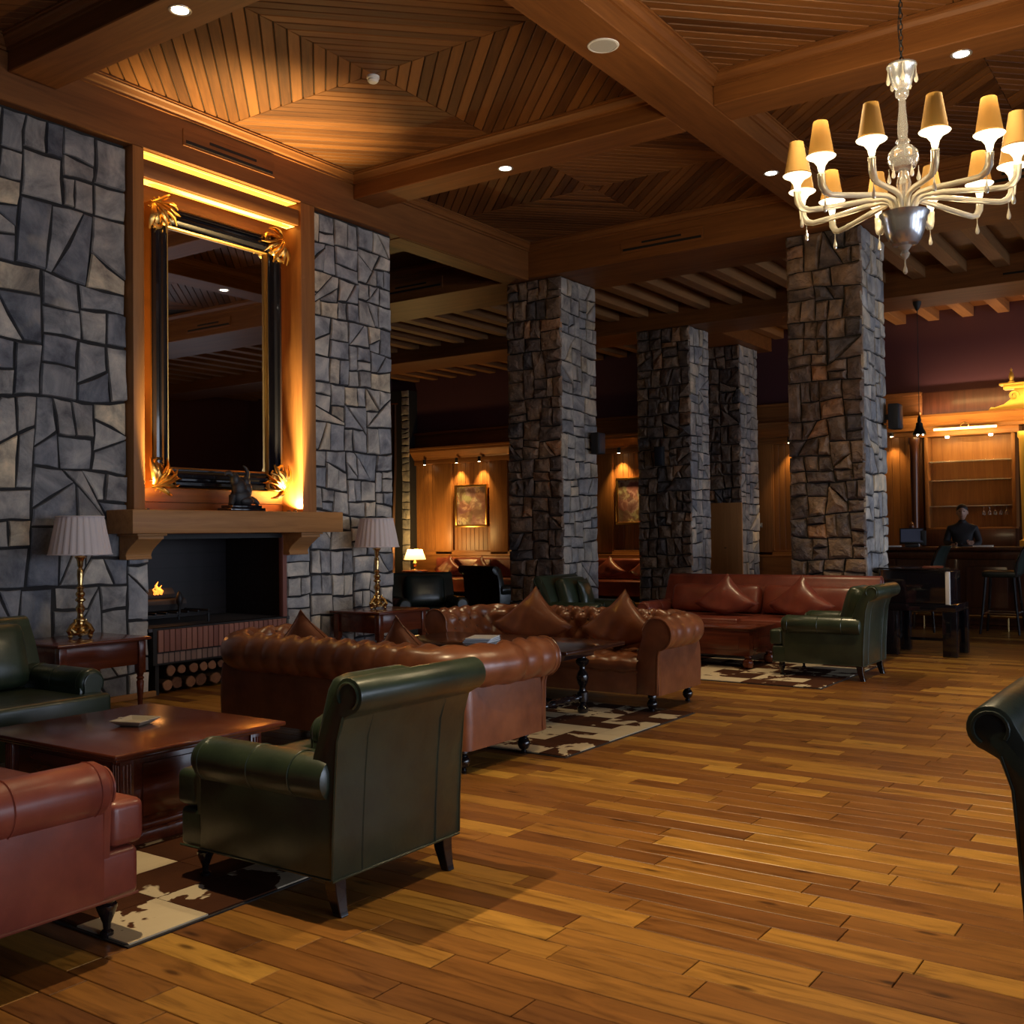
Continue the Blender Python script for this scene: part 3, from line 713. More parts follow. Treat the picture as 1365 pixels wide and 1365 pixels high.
# ------------------------------------------------------------------ upholstered seats
def arc(cx, cz, r, a0, a1, n):
    return [(cx+r*math.cos(math.radians(a0+(a1-a0)*i/n)), cz+r*math.sin(math.radians(a0+(a1-a0)*i/n))) for i in range(n+1)]
FOOT = [(.016,0),(.022,.006),(.022,.022),(.012,.03),(.014,.05),(.024,.075),(.034,.10),(.034,.112),(.026,.12),(.03,.14),(.03,.15)]
def seat(name, label, cat, loc, rz, mat, W=.80, n=1, pillow=True, group=None, sc=1.0, foot=FOOT):
    t = thing(name, label, cat, loc, rz, group); t.scale = (sc, sc, sc)
    h = W/2
    # base and inner deck
    Bx(-h+.026, h-.026, -.44, .40, .14, .30).build('base', mat, t, bevel=.022, seg=3)
    for s in (-1, 1):
        a, b = sorted((s*(h-.018), s*(h-.15)))
        ar = Bx(a, b, -.31, .435, .142, .53).build('arm', mat, t, bevel=.015, seg=2)
        cx, cz, r = s*(h-.065), .508, .09
        pr = [(.001,-.322),(r*.55,-.322),(r*.86,-.316),(r,-.295),(r*1.0,-.1),(r*.985,.15),(r*.97,.38),(r*.90,.415),(r*.6,.428),(.001,.43)]
        MB().lathe(pr, (cx, 0, cz), 24, 'y').build('arm_roll', mat, ar, smooth=50)
        # scroll facing with piping
        pts = arc(0, 0, r*.72, -40 if s > 0 else 220, 200 if s > 0 else -20, 16)
        pts = [(p, q) for p, q in pts]
        inn = -s*.062
        outl = [(cx+p, cz+q) for p, q in pts]
        low = [(cx+inn*1.0, .16), (cx+s*.03, .16)]
        poly = outl+low
        MB().prism(poly, -.332, -.30, 'y').build('arm_facing', mat, ar, bevel=.004, seg=1)
        MB().tube([(p, -.330, q) for p, q in outl]+[(cx+inn, -.330, .17)], .005, 5).build('piping', mat, ar)
        for yy in (-.27, .02, .25):
            MB().tube([(cx+(r*1.0)*math.cos(math.radians(g)), yy, cz+(r*1.0)*math.sin(math.radians(g))) for g in range(-60, 250, 15)], .0032, 4).build('seam', mat, ar)
    # back with a rolled top
    rc = (.527, .832); rr = .068
    prof = [(.30,.16),(.30,.42),(.345,.60),(.40,.74),(.445,.82)] + arc(rc[0], rc[1], rr, 165, -75, 14) + [(.505,.745),(.475,.66),(.458,.5),(.445,.3),(.44,.145)]
    bk = MB().prism(prof, -h+.02, h-.02, 'x').build('back', mat, t, bevel=.006, seg=2, smooth=40)
    for s in (-1, 1):
        x = s*(h-.02)
        MB().tube([(x+s*.002, p, q) for p, q in arc(rc[0], rc[1], rr*.72, 215, -60, 14)], .006, 5).build('piping', mat, bk)
        MB().tube([(x, p, q) for p, q in [(.50,.755),(.470,.66),(.457,.5),(.444,.3),(.44,.15)]], .005, 5).build('piping', mat, bk)
    for s in ((-.22,.22) if n == 1 else (-h*.5,0,h*.5)):
        MB().tube([(s*W/.8 if n == 1 else s, p+.001, q) for p, q in [(.503,.75),(.475,.66),(.458,.5),(.445,.3),(.441,.15)]], .003, 4).build('seam', mat, bk)
    MB().tube([(-h+.02,.441,.143),(h-.02,.441,.143)], .005, 5).build('piping', mat, bk)
    for s in (-1,1): MB().tube([(s*(h-.02),-.43,.147),(s*(h-.02),.43,.147)], .005, 5).build('piping', mat, t)
    # seat cushions (T-shaped at the ends)
    iw = 2*(h-.155)/n
    for i in range(n):
        x0, x1 = -(h-.155)+i*iw+.004, -(h-.155)+(i+1)*iw-.004
        e0 = -h+.025 if i == 0 else x0; e1 = h-.025 if i == n-1 else x1
        poly = [(e0,-.465),(e1,-.465)]
        poly += [(e1,-.335),(x1,-.33)] if i == n-1 else []
        poly += [(x1,.33),(x0,.33)]
        poly += [(x0,-.33),(e0,-.335)] if i == 0 else []
        MB().prism(poly, .305, .455, 'z').build('seat_cushion', mat, t, bevel=.03, seg=4, smooth=50)
        bh = .215 if n == 1 else .17; mb = MB().rbox((0,0,0), (iw*.5-.012, .085, bh), .075, 7)
        M = Matrix.Translation(((x0+x1)/2, .285, .45+bh)) @ Matrix.Rotation(math.radians(-16), 4, 'X')
        mb.v = [(a, b*(1+.25*(1-(a/(iw*.5))**2)*(1-(c/bh)**2)), c) for a, b, c in mb.v]
        mb.move(M); mb.build('back_cushion', mat, t, smooth=60, weld=True)
    # legs
    for s in (-1, 1):
        MB().lathe(foot, (s*(h-.09), -.36, 0), 14).build('front_leg', m_ebony, t)
        x = s*(h-.08)
        MB().loft([[(x+dx*k, y0+dy*k, z) for dx, dy in ((-.03,-.03),(.03,-.03),(.03,.03),(-.03,.03))] for y0, z, k in ((.395,.15,1.0),(.40,.09,.92),(.415,.03,.74),(.425,0,.68))]).build('rear_leg', m_ebony, t, bevel=.003, seg=1)
    return t
def scatter_pillow(label, loc, rot, mat, s=.24, th=.095, group=None, square=False):
    # square: stands on its edge; otherwise on its corner, the lower corner squashed flat on the seat
    n = 14; mb = MB(); c45 = math.sqrt(.5)
    def place(u, v, y):
        x = u*(1-.13*(1-v*v)*abs(u)**1.5)*s; z = v*(1-.13*(1-u*u)*abs(v)**1.5)*s
        if not square:
            x, z = (x-z)*c45*1.18, (x+z)*c45
            if z < -.08: z = -.08+(z+.08)*.3
        return (x, y, z)
    for sg in (1, -1):
        o = len(mb.v)
        for i in range(n+1):
            for j in range(n+1):
                u, v = i/n*2-1, j/n*2-1
                y = sg*th*(max(0,(1-u*u))*max(0,(1-v*v)))**.42*(1+.08*math.sin(5*u+2*v+sg)+.05*math.sin(9*v-4*u))
                mb.v.append(place(u, v, y))
        for i in range(n):
            for j in range(n):
                a = o+i*(n+1)+j; q = (a, a+1, a+n+2, a+n+1); mb.f.append(q if sg < 0 else q[::-1])
    t = thing('throw_pillow', label, 'pillow', loc, 0, group); t.rotation_mode = 'YXZ'; t.rotation_euler = (rot[0], 0, rot[2])
    c = mb.build('cover', mat, t, smooth=70, weld=True)
    sm = MB(); pts = []
    for a, b in (((-1,-1),(1,-1)),((1,-1),(1,1)),((1,1),(-1,1)),((-1,1),(-1,-1))):
        for k_ in range(9): f = k_/9; pts.append(place(a[0]+(b[0]-a[0])*f, a[1]+(b[1]-a[1])*f, 0))
    sm.tube(pts+[pts[0]], .004, 5).build('piping', mat, t)
    return t
# green armchairs
seat('armchair', 'green leather armchair with its back to the open floor at the mahogany coffee table', 'armchair', (-3.2, 3.17, 0), -PI/2, m_green)
seat('armchair', 'green leather armchair beside the lamp table, facing the mahogany coffee table', 'armchair', (-6.24, 3.52, 0), PI/2, m_green, W=.88)
seat('armchair', 'green leather armchair by the mahogany box table and the red sofa at the pillar', 'armchair', (-3.32, 10.2, 0), -PI/2, m_green)
seat('armchair', 'blackish green leather armchair in the gap past the end of the stone wall', 'armchair', (-8.74, 10.65, 0), math.atan2(.78, .63), m_dgreen, W=.88)
seat('armchair', 'green leather armchair with a square cushion in front of the speaker pillar', 'armchair', (-6.40, 10.92, 0), PI/2, m_green, W=.88)
seat('armchair', 'dark green leather armchair standing apart on the open floor, backing the coffee table group', 'armchair', (-.08, 3.69, 0), PI/2, m_dgreen)
seat('armchair', 'dark leather armchair in the rear lounge turned towards the banquette', 'armchair', (-10.0, 14.1, 0), PI*.93, m_dgreen, W=.9)
scatter_pillow('square green leather cushion leaning in the armchair by the speaker pillar', (-6.55, 10.99, .66), (math.radians(-14), 0, PI/2+.25), m_green, .2, .07, square=True)
# red sofas
seat('sofa', 'red leather sofa with a fat rolled arm at the mahogany coffee table', 'sofa', (-4.30, 1.855, 0), PI, m_red, W=2.0, n=2, sc=1.07)
scatter_pillow('red leather cushion on the sofa next to the mahogany coffee table', (-3.9, 1.60, .66), (math.radians(16), 0, .1), m_red, .21)
seat('sofa', 'red leather sofa standing against the brown stone pillar', 'sofa', (-4.52, 11.28, 0), 0, m_red, W=2.6, n=2)
scatter_pillow('red leather scatter pillow on the pillar sofa, near its free arm', (-4.83, 11.20, .60), (math.radians(-14), 0, .06), m_red)
scatter_pillow('red leather scatter pillow on the pillar sofa, near the green armchair', (-3.95, 11.18, .595), (math.radians(-14), 0, -.08), m_red)
# ------------------------------------------------------------------ buttoned chesterfield sofas
BALL = [(.012,0),(.02,.004),(.022,.016),(.014,.024),(.03,.034),(.042,.058),(.042,.075),(.03,.098),(.02,.106),(.036,.118),(.036,.135),(.03,.15)]
def chesterfield(label, loc, rz):
    t = thing('chesterfield_sofa', label, 'sofa', loc, rz)
    w_, yb, yf = 1.10, .40, -.42; T = .20; cr_ = .13
    ix, iy = w_-T, yb-T
    # U-shaped inner path, from the right arm front round the back to the left arm front
    path = []
    def ln(a, b, m_):
        for i in range(m_): path.append((Vector((a[0]+(b[0]-a[0])*i/m_, a[1]+(b[1]-a[1])*i/m_)), None))
    dens = .02
    ln((ix,yf),(ix,iy-cr_), 24)
    for i in range(10):
        a = PI/2*i/10; path.append((Vector((ix-cr_+cr_*math.cos(a), iy-cr_+cr_*math.sin(a))), None))
    ln((ix-cr_,iy),(-ix+cr_,iy), 84)
    for i in range(10):
        a = PI/2+PI/2*i/10; path.append((Vector((-ix+cr_+cr_*math.cos(a), iy-cr_+cr_*math.sin(a))), None))
    ln((-ix,iy-cr_),(-ix,yf), 24); path.append((Vector((-ix,yf)), None))
    P = [p for p, _ in path]; S = [0.0]
    for i in range(1, len(P)): S.append(S[-1]+(P[i]-P[i-1]).length)
    NR = []
    for i in range(len(P)):
        d = (P[min(i+1,len(P)-1)]-P[max(i-1,0)]).normalized(); NR.append(Vector((d.y, -d.x)))
    # profile: inner face, roll, underside
    rc, r = (.195, .622), .122
    prof = [(.03,.38),(.025,.43),(.03,.48),(.045,.53),(.062,.575)]
    prof += arc(rc[0], rc[1], r, 175, -95, 26)
    V = [0.0]
    for i in range(1, len(prof)): V.append(V[-1]+math.hypot(prof[i][0]-prof[i-1][0], prof[i][1]-prof[i-1][1]))
    pn = []
    for i in range(len(prof)):
        a, b = prof[max(i-1,0)], prof[min(i+1,len(prof)-1)]; d = math.hypot(b[0]-a[0], b[1]-a[1])
        pn.append((-(b[1]-a[1])/d, (b[0]-a[0])/d))
    p_, q_ = .165, .19; vt = .44
    mb = MB(); n = len(prof); btn = []
    for i in range(len(P)):
        e = min(1, S[i]/.06, (S[-1]-S[i])/.06)
        for j in range(n):
            if V[j] < vt:
                a, b = S[i]/p_+V[j]/q_, S[i]/p_-V[j]/q_
                d = .052*(abs(math.sin(PI*a)*math.sin(PI*b)))**.5-.026
            else:
                k_ = min(1, (V[j]-vt)/.05)
                a, b = S[i]/p_+vt/q_, S[i]/p_-vt/q_
                d0 = .052*(abs(math.sin(PI*a)*math.sin(PI*b)))**.5-.026
                d = d0*(1-k_)+k_*(.018*abs(math.sin(PI*S[i]/p_+PI*vt/q_))**.5-.010)
            d *= max(e, .15)
            tt, zz = prof[j][0]+pn[j][0]*d, prof[j][1]+pn[j][1]*d
            mb.v.append((P[i].x+NR[i].x*tt*-1*-1, P[i].y+NR[i].y*tt, zz))
    for i in range(len(P)-1):
        for j in range(n-1):
            a = i*n+j; mb.f.append((a, a+1, a+n+1, a+n))
    rb = mb.build('rolled_back', m_brown, t, smooth=80)
    # buttons at the diamond crossings
    bme = MB().ball((0,0,0), .013, 7, 4).mesh('button', m_button)
    def at(s, v):
        i = min(range(len(S)), key=lambda k_: abs(S[k_]-s)); j = min(range(n), key=lambda k_: abs(V[k_]-v))
        tt, zz = prof[j][0]-pn[j][0]*.016, prof[j][1]-pn[j][1]*.016
        return (P[i].x+NR[i].x*tt, P[i].y+NR[i].y*tt, zz)
    mm = 0
    for m_ in range(0, 60):
        for k_ in range(0, 6):
            if (m_+k_) % 2: continue
            s, v = m_*p_/2, k_*q_/2
            if .05 < s < S[-1]-.05 and .03 < v < vt+.02: link('button', bme, rb, at(s, v))
    # plain outer panels
    mb = MB(); op = [(.19,.53),(.20,.45),(.205,.3),(.20,.145)]
    PP, NN = [], []
    for x, y, nx, ny in ((ix,yf,1,0),(ix,yb-.06,1,0)): PP.append((x+T*nx-T, y)); NN.append((1,0))
    for k_ in range(1, 6): a = PI/2*k_/6; PP.append((w_-.06+.06*math.cos(a)-T*math.cos(a), yb-.06+.06*math.sin(a)-T*math.sin(a))); NN.append((math.cos(a), math.sin(a)))
    PP.append((w_-.06, yb-T)); NN.append((0,1)); PP += [(-p0, p1) for p0, p1 in reversed(PP)]; NN += [(-p0, p1) for p0, p1 in reversed(NN)]
    for i in range(len(PP)):
        for tt, zz in op: mb.v.append((PP[i][0]+NN[i][0]*tt, PP[i][1]+NN[i][1]*tt, zz))
    for i in range(len(PP)-1):
        for j in range(3): a = i*4+j; mb.f.append((a, a+1, a+5, a+4))
    mb.build('outer_panel', m_brown, t, smooth=60)
    # scroll-shaped arm fronts
    for s in (-1, 1):
        outl = arc(rc[0], rc[1], r+.004, 190, -80, 22)
        outl = [(s*(ix+a), b) for a, b in outl] + [(s*(ix+.205),.46),(s*(ix+.21),.15),(s*(ix+.02),.15),(s*(ix+.015),.42)]
        fc = MB().prism(outl, yf-.012, yf+.03, 'y').build('arm_front', m_brown, t, bevel=.006, seg=2)
        MB().tube([(a, yf-.014, b) for a, b in outl[2:24]]+[(s*(ix+.195), yf-.014, .17)], .006, 5).build('piping', m_brown, fc)
    # buttoned seat rolling over the front
    sp = [(iy+.02,.40),(iy-.06,.425),(iy-.16,.43),(iy-.27,.432),(iy-.38,.432),(iy-.46,.43),(yf-.0,.425),(yf-.035,.405),(yf-.05,.37),(yf-.04,.335),(yf-.015,.315),(yf-.01,.305)]
    fine = []
    for i in range(len(sp)-1):
        for k_ in range(3): f = k_/3; fine.append((sp[i][0]+(sp[i+1][0]-sp[i][0])*f, sp[i][1]+(sp[i+1][1]-sp[i][1])*f))
    fine.append(sp[-1]); mb = MB(); nn = len(fine); NX = 110
    for i in range(NX+1):
        x = -ix-.035+2*(ix+.035)*i/NX; v = 0
        for j in range(nn):
            if j: v += math.hypot(fine[j][0]-fine[j-1][0], fine[j][1]-fine[j-1][1])
            a, b = x/.2+v/.2, x/.2-v/.2
            mb.v.append((x, fine[j][0], fine[j][1]+(.036*(abs(math.sin(PI*a)*math.sin(PI*b)))**.5-.018)*(1 if v < .62 else .4)))
    for i in range(NX):
        for j in range(nn-1): a = i*nn+j; mb.f.append((a, a+nn, a+nn+1, a+1))
    mb.build('seat', m_brown, t, smooth=80)
    Bx(-ix-.02, ix+.02, yf-.008, yf+.04, .145, .315).build('front_rail', m_brown, t, bevel=.008)
    Bx(-w_+.06, w_-.06, yf+.05, yb-.06, .148, .19).build('underframe', m_blackm, t, smooth=0)
    for s in (-1, 1):
        for y in (yf+.09, yb-.09): MB().lathe(BALL, (s*(w_-.1), y, 0), 16).build('foot', m_ebony, t)
    return t
chesterfield('brown buttoned leather sofa with its back to the mahogany coffee table', (-4.81, 5.26, 0), PI)
chesterfield('brown buttoned leather sofa whose open front faces the black turned-leg table', (-4.80, 7.70, 0), 0)
scatter_pillow('brown leather pillow on the sofa backing the coffee table, nearer the fireplace', (-5.36, 5.20, .575), (math.radians(-14), 0, PI+.12), m_brown)
scatter_pillow('brown leather pillow on the sofa backing the coffee table, nearer its middle', (-4.47, 5.20, .565), (math.radians(-14), 0, PI-.1), m_brown)
scatter_pillow('brown leather pillow on the sofa behind the turned-leg table, at its middle', (-5.18, 7.74, .60), (math.radians(-16), 0, .10), m_brown, .25)
scatter_pillow('brown leather pillow on the sofa behind the turned-leg table, against its arm', (-4.27, 7.70, .595), (math.radians(-16), 0, -.10), m_brown, .25)
# ------------------------------------------------------------------ tables
def coffee_table(label, x0, x1, y0, y1, H, feet=False):
    t = thing('coffee_table', label, 'coffee table', ((x0+x1)/2, (y0+y1)/2, .012)); a, b = (x1-x0)/2, (y1-y0)/2
    Bx(-a, a, -b, b, H-.022, H).build('tabletop', m_mahog, t, bevel=.008, seg=3)
    Bx(-a+.02, a-.02, -b+.02, b-.02, H-.04, H-.022).build('top_moulding', m_mahog, t, bevel=.008, seg=2)
    z0 = .13 if feet else .06; i_ = .10 if not feet else .035
    bd = Bx(-a+i_, a-i_, -b+i_, b-i_, z0, H-.04).build('body', m_mahog, t, bevel=.004)
    if not feet:
        Bx(-a+i_-.03, a-i_+.03, -b+i_-.03, b-i_+.03, .0, .06).build('plinth', m_mahog, t, bevel=.008)
        Bx(-a+i_-.012, a-i_+.012, -b+i_-.012, b-i_+.012, z0+.0, z0+.03).build('base_moulding', m_mahog, t, bevel=.006)
    for s in (-1, 1):
        p = a-i_; Bx(min(s*p, s*(p+.008)), max(s*p, s*(p+.008)), -b+i_+.11, b-i_-.11, z0+.06, H-.08).build('panel', m_mahogy, bd, bevel=.004)
        p = b-i_; Bx(-a+i_+.11, a-i_-.11, min(s*p, s*(p+.008)), max(s*p, s*(p+.008)), z0+.06, H-.08).build('panel', m_mahog, bd, bevel=.004)
        for q in (-1, 1):
            cx, cy = s*(a-i_-.025), q*(b-i_-.025)
            if feet:
                MB().lathe([(.02,0),(.045,.015),(.058,.05),(.05,.085),(.025,.10),(.04,.115),(.04,.13)], (cx, cy, 0), 16).build('bun_foot', m_mahog, t)
            else:
                pi_ = Bx(cx-.035, cx+.035, cy-.035, cy+.035, z0+.03, H-.05).build('corner_post', m_mahog, t, bevel=.003)
                for k in (-.018, 0, .018):
                    MB().tube([(cx+k, cy+q*.035, z0+.06),(cx+k, cy+q*.035, H-.07)], .005, 6).build('reeding', m_mahog, pi_)
                    MB().tube([(cx+s*.035, cy+k, z0+.06),(cx+s*.035, cy+k, H-.07)], .005, 6).build('reeding', m_mahog, pi_)
    return t
coffee_table('square mahogany coffee table holding the ashtray', -5.22, -4.08, 2.79, 3.80, .445)
coffee_table('low mahogany box table on bun feet before the red pillar sofa', -5.15, -4.06, 10.05, 10.74, .42, True)
# ashtray
at_ = thing('ashtray', 'pale square ashtray on the coffee table', 'ashtray', (-4.68, 3.32, .458), .35)
m_ceram = plain('pale_ceramic', (.62,.55,.42), .3, coat=.3)
def sq(h, z): return [(-h,-h,z),(h,-h,z),(h,h,z),(-h,h,z)]
MB().loft([sq(.055,0), sq(.092,.026), sq(.09,.03), sq(.078,.029), sq(.058,.012), sq(.001,.011)], cap=True).build('dish', m_ceram, at_, bevel=.003, smooth=40)
for s in (-1,1): MB().box(s*.085-.012, s*.085+.012, -.01, .01, .0285, .033).build('rest', m_ceram, at_, bevel=.002)
# turned-leg table between the brown sofas
TL = [(.032,0),(.042,.01),(.046,.04),(.030,.055),(.024,.075),(.045,.09),(.045,.16),(.028,.175),(.024,.20),(.04,.235),(.05,.275),(.042,.31),(.025,.335),(.024,.36),(.05,.385),(.055,.41),(.03,.43),(.028,.46),(.045,.475),(.045,.525)]
tt = thing('turned_leg_table', 'black table with turned legs and stretchers between the brown sofas', 'table', (-4.76, 6.70, .012))
Bx(-.86, .86, -.43, .43, .535, .565).build('tabletop', m_dark_top, tt, bevel=.01, seg=3)
Bx(-.62, .62, -.36, .36, .45, .535).build('apron', m_ebony, tt, bevel=.004)
for sx in (-1,1):
    for sy in (-1,1): MB().lathe(TL, (sx*.53, sy*.33, 0), 16).build('leg', m_ebony, tt)
    pr = [(.018,-.33),(.022,-.25),(.034,-.22),(.02,-.19),(.03,-.13),(.036,-.08),(.024,-.05),(.036,0),(.024,.05),(.036,.08),(.03,.13),(.02,.19),(.034,.22),(.022,.25),(.018,.33)]
    MB().lathe(pr, (sx*.53, 0, .125), 12, 'y').build('stretcher', m_ebony, tt)
MB().lathe([(.018,-.53),(.03,-.4),(.02,-.3),(.034,-.15),(.024,0),(.034,.15),(.02,.3),(.03,.4),(.018,.53)], (0,0,.125), 12, 'x').build('stretcher', m_ebony, tt)
# magazines on it
m_paper = plain('white_paper', (.7,.72,.75), .6); m_cover = plain('dark_cover', (.04,.05,.09), .4)
for i in range(3):
    b = thing('magazine', '%s magazine of the small stack on the black turned-leg table' % ('bottom','middle','white topmost')[i], 'magazine', (-4.85+.005*i, 6.55, .578+i*.013), .25+.06*i, 'magazines on the turned-leg table')
    Bx(-.10,.10,-.14,.14,.0015,.0105).build('pages', m_paper, b, smooth=0)
    Bx(-.102,.102,-.142,.142,.0105,.0125).build('cover', m_cover if i < 2 else m_paper, b, smooth=0)
# lamp tables
LEG = [(.013,0),(.016,.01),(.026,.20),(.030,.26),(.022,.275),(.032,.29),(.022,.305),(.028,.32),(.028,.335)]
def lamp_table(label, x0, x1, y0, y1, H=.62):
    t = thing('lamp_table', label, 'side table', ((x0+x1)/2,(y0+y1)/2,0)); a, b = (x1-x0)/2, (y1-y0)/2
    Bx(-a,a,-b,b,H-.025,H).build('tabletop', m_mahogy, t, bevel=.009, seg=3)
    Bx(-a+.05,a-.05,-b+.05,b-.05,H-.22,H-.025).build('apron', m_mahogy, t, bevel=.003)
    Bx(-a+.04,a-.04,-b+.04,b-.04,H-.038,H-.025).build('top_moulding', m_mahogy, t, bevel=.005)
    for sx in (-1,1):
        for sy in (-1,1):
            x, y = sx*(a-.065), sy*(b-.065)
            l = Bx(x-.032,x+.032,y-.032,y+.032,H-.29,H-.03).build('leg', m_mahog, t, bevel=.003)
            MB().lathe(LEG, (x,y,0), 12).build('turned_shaft', m_mahog, l)
    return t
lamp_table('mahogany side table by the stone wall carrying the lamp next to the firewood', -7.93, -7.22, 4.46, 5.28)
lamp_table('mahogany side table by the stone wall carrying the lamp beyond the fireplace', -7.93, -7.22, 8.0, 8.82)
for i in range(3):
    b = thing('stacked_book', '%s book of the stack on the floor under the far lamp table' % ('bottom','middle','topmost')[i], 'book', (-7.5, 8.30, .0+i*.05), .1*i, 'books under the far lamp table')
    Bx(-.14,.14,-.2,.2,.004,.044).build('pages', m_paper, b, smooth=0)
    for z in (0,.044): Bx(-.145,.145,-.205,.205,z,z+.004).build('cover', m_cover, b, smooth=0)
# ------------------------------------------------------------------ table lamps
def shade_mat(name, col, tr=.35, emit=0, ec=(1,.7,.35)):
    m, nt, b, N, L = nodes(name)
    b.inputs['Base Color'].default_value = (*col,1); b.inputs['Roughness'].default_value = .9
    ts = N('ShaderNodeBsdfTranslucent'); ts.inputs[0].default_value = (*col,1)
    mx = N('ShaderNodeMixShader'); mx.inputs[0].default_value = tr
    out = nt.nodes['Material Output']; L(b.outputs[0], mx.inputs[1]); L(ts.outputs[0], mx.inputs[2]); L(mx.outputs[0], out.inputs[0])
    if emit: b.inputs['Emission Color'].default_value = (*ec,1); b.inputs['Emission Strength'].default_value = emit
    return m
m_shade = shade_mat('pleated_white_shade', (.72,.66,.68))
CAND = [(.06,.085),(.075,.09),(.06,.10),(.03,.115),(.028,.13),(.042,.14),(.042,.15),(.026,.165),(.022,.20),(.034,.225),(.036,.245),(.022,.265),(.02,.285),(.04,.30),(.04,.31),(.024,.325),(.036,.345),(.036,.36),(.022,.375),(.026,.395),(.038,.40),(.024,.41),(.018,.43),(.026,.50),(.024,.545),(.014,.56),(.022,.575),(.024,.61),(.03,.63),(.044,.645),(.04,.655),(.012,.66),(.012,.70)]
def brass_lamp(label, x, y, z, sc=1.0):
    t = thing('table_lamp', label, 'lamp', (x, y, z), .5); t.scale = (sc, sc, sc)
    MB().lathe(CAND, n=18).build('brass_stem', m_brass, t, smooth=40)
    bs = MB().lathe([(.085,.03),(.088,.045),(.06,.06),(.05,.085)], n=18).build('brass_base', m_brass, t)
    for k in range(3):
        a = 2*PI*k/3; c, s = math.cos(a), math.sin(a)
        f = MB(); f.ball((.085*c,.085*s,.02), .02, 8, 6)
        f.tube([(.085*c,.085*s,.03),(.10*c,.10*s,.06),(.075*c,.075*s,.10),(.045*c,.045*s,.13),(.05*c,.05*s,.155)], [.014,.02,.02,.014,.008], 7)
        f.tube([(.06*c-.03*s,.06*s+.03*c,.05),(.085*c-.02*s,.085*s+.02*c,.075),(.07*c,.07*s,.10)], [.012,.012,.006], 6)
        f.tube([(.06*c+.03*s,.06*s-.03*c,.05),(.085*c+.02*s,.085*s-.02*c,.075),(.07*c,.07*s,.10)], [.012,.012,.006], 6)
        f.build('scroll_foot', m_brass, t)
    mb = MB(); n = 26; rings = []
    for r, h in ((.238,.665),(.240,.672),(.180,.965),(.178,.972)):
        ring = []
        for j in range(n*4):
            a = 2*PI*j/(n*4); k = j % 4; rr = r*(1.0 if k in (1,2) else .972)
            ring.append((rr*math.cos(a+(.02 if k == 3 else 0)), rr*math.sin(a+(.02 if k == 3 else 0)), h))
        rings.append(ring)
    mb.loft(rings, cap=False); sh = mb.build('lamp_shade', m_shade, t, smooth=20)
    for r, h in ((.240,.668),(.181,.968)):
        MB().tube([(r*math.cos(2*PI*i/40), r*math.sin(2*PI*i/40), h) for i in range(41)], .006, 5).build('shade_trim', m_shade, sh)
    return t
brass_lamp('brass candlestick lamp with white pleated shade, next to the firewood niche', -7.6, 4.89, .62)
brass_lamp('brass candlestick lamp with white pleated shade, past the fireplace beside the armchair', -7.6, 8.39, .62)
# ------------------------------------------------------------------ ceiling fixtures
m_bulb = plain('downlight_bulb', (1,.95,.85), .4, emit=(1,.93,.78), es=14)
m_ring = plain('downlight_ring', (.45,.40,.34), .35, .6)
WHERE = ['in the beam nearest the left corner', 'in the beam beside the mirror coffer', 'in the girder before the pillar beam', 'in the girder over the armchair back',
         'in the beam behind the chandelier', 'in the beam nearest the chandelier stem', 'in the window-side girder by the chandelier', 'in the window-side girder nearest the entrance']
for (x, y, z, p), wh in zip(DOWN, WHERE):
    d = thing('downlight', 'round recessed downlight %s' % wh, 'downlight', (x, y, z), group='recessed beam downlights')
    MB().lathe([(.060,.0),(.072,-.006),(.080,-.004),(.082,.001)], n=24).build('trim_ring', m_ring, d)
    MB().lathe([(.001,-.002),(.058,-.003),(.058,.0)], n=24).build('bulb_face', m_bulb, d)
s = thing('ceiling_speaker', 'round white ceiling speaker set in the main girder', 'speaker', (-3.87, 6.85, 5.10))
MB().lathe([(.001,-.006),(.10,-.006),(.104,-.002),(.104,.001)], n=32).build('grille', plain('speaker_grille',(.42,.41,.40),.7), s)
MB().lathe([(.104,.001),(.105,-.008),(.118,-.006),(.122,.001)], n=32).build('rim', m_white, s)
s = thing('smoke_detector', 'white smoke detector at the middle of the glowing coffer', 'smoke detector', (-6.03, 6.66, 5.36))
MB().lathe([(.055,.0),(.055,-.02),(.045,-.028)], n=20).build('base', m_white, s)
MB().lathe([(.045,-.028),(.048,-.04),(.035,-.055),(.001,-.06)], n=20).build('dome', m_white, s)
# ------------------------------------------------------------------ chandelier
def glass_mat(name, col, rough=.05, tr=.75, ior=1.45):
    m, nt, b, N, L = nodes(name)
    b.inputs['Base Color'].default_value = (*col,1); b.inputs['Roughness'].default_value = rough
    b.inputs['Transmission Weight'].default_value = tr; b.inputs['IOR'].default_value = ior
    return m
m_cglass = glass_mat('champagne_glass', (.92,.86,.72), .08, .62)
m_cclear = glass_mat('clear_glass', (.9,.88,.88), .04, .85)
m_silver = plain('silvered_glass', (.55,.56,.60), .22, .75)
m_cup = plain('lit_glass_cup', (1,.93,.75), .3, emit=(1.0,.86,.55), es=2.4)
m_ambers = shade_mat('amber_chandelier_shade', (.26,.14,.035), .35, .10, (1.0,.52,.09))
CXY = (-1.645, 6.63)
ch = thing('chandelier', 'twelve-armed glass chandelier with amber shades hanging on a chain', 'chandelier', (CXY[0], CXY[1], 2.98))
Z0 = 3.06
def zz(z): return z-Z0
MB().lathe([(.04,zz(3.235)),(.075,zz(3.245)),(.098,zz(3.275)),(.115,zz(3.32)),(.124,zz(3.37)),(.134,zz(3.41)),(.15,zz(3.435)),(.14,zz(3.435)),(.10,zz(3.33)),(.001,zz(3.27))], n=28).build('bowl', m_silver, ch)
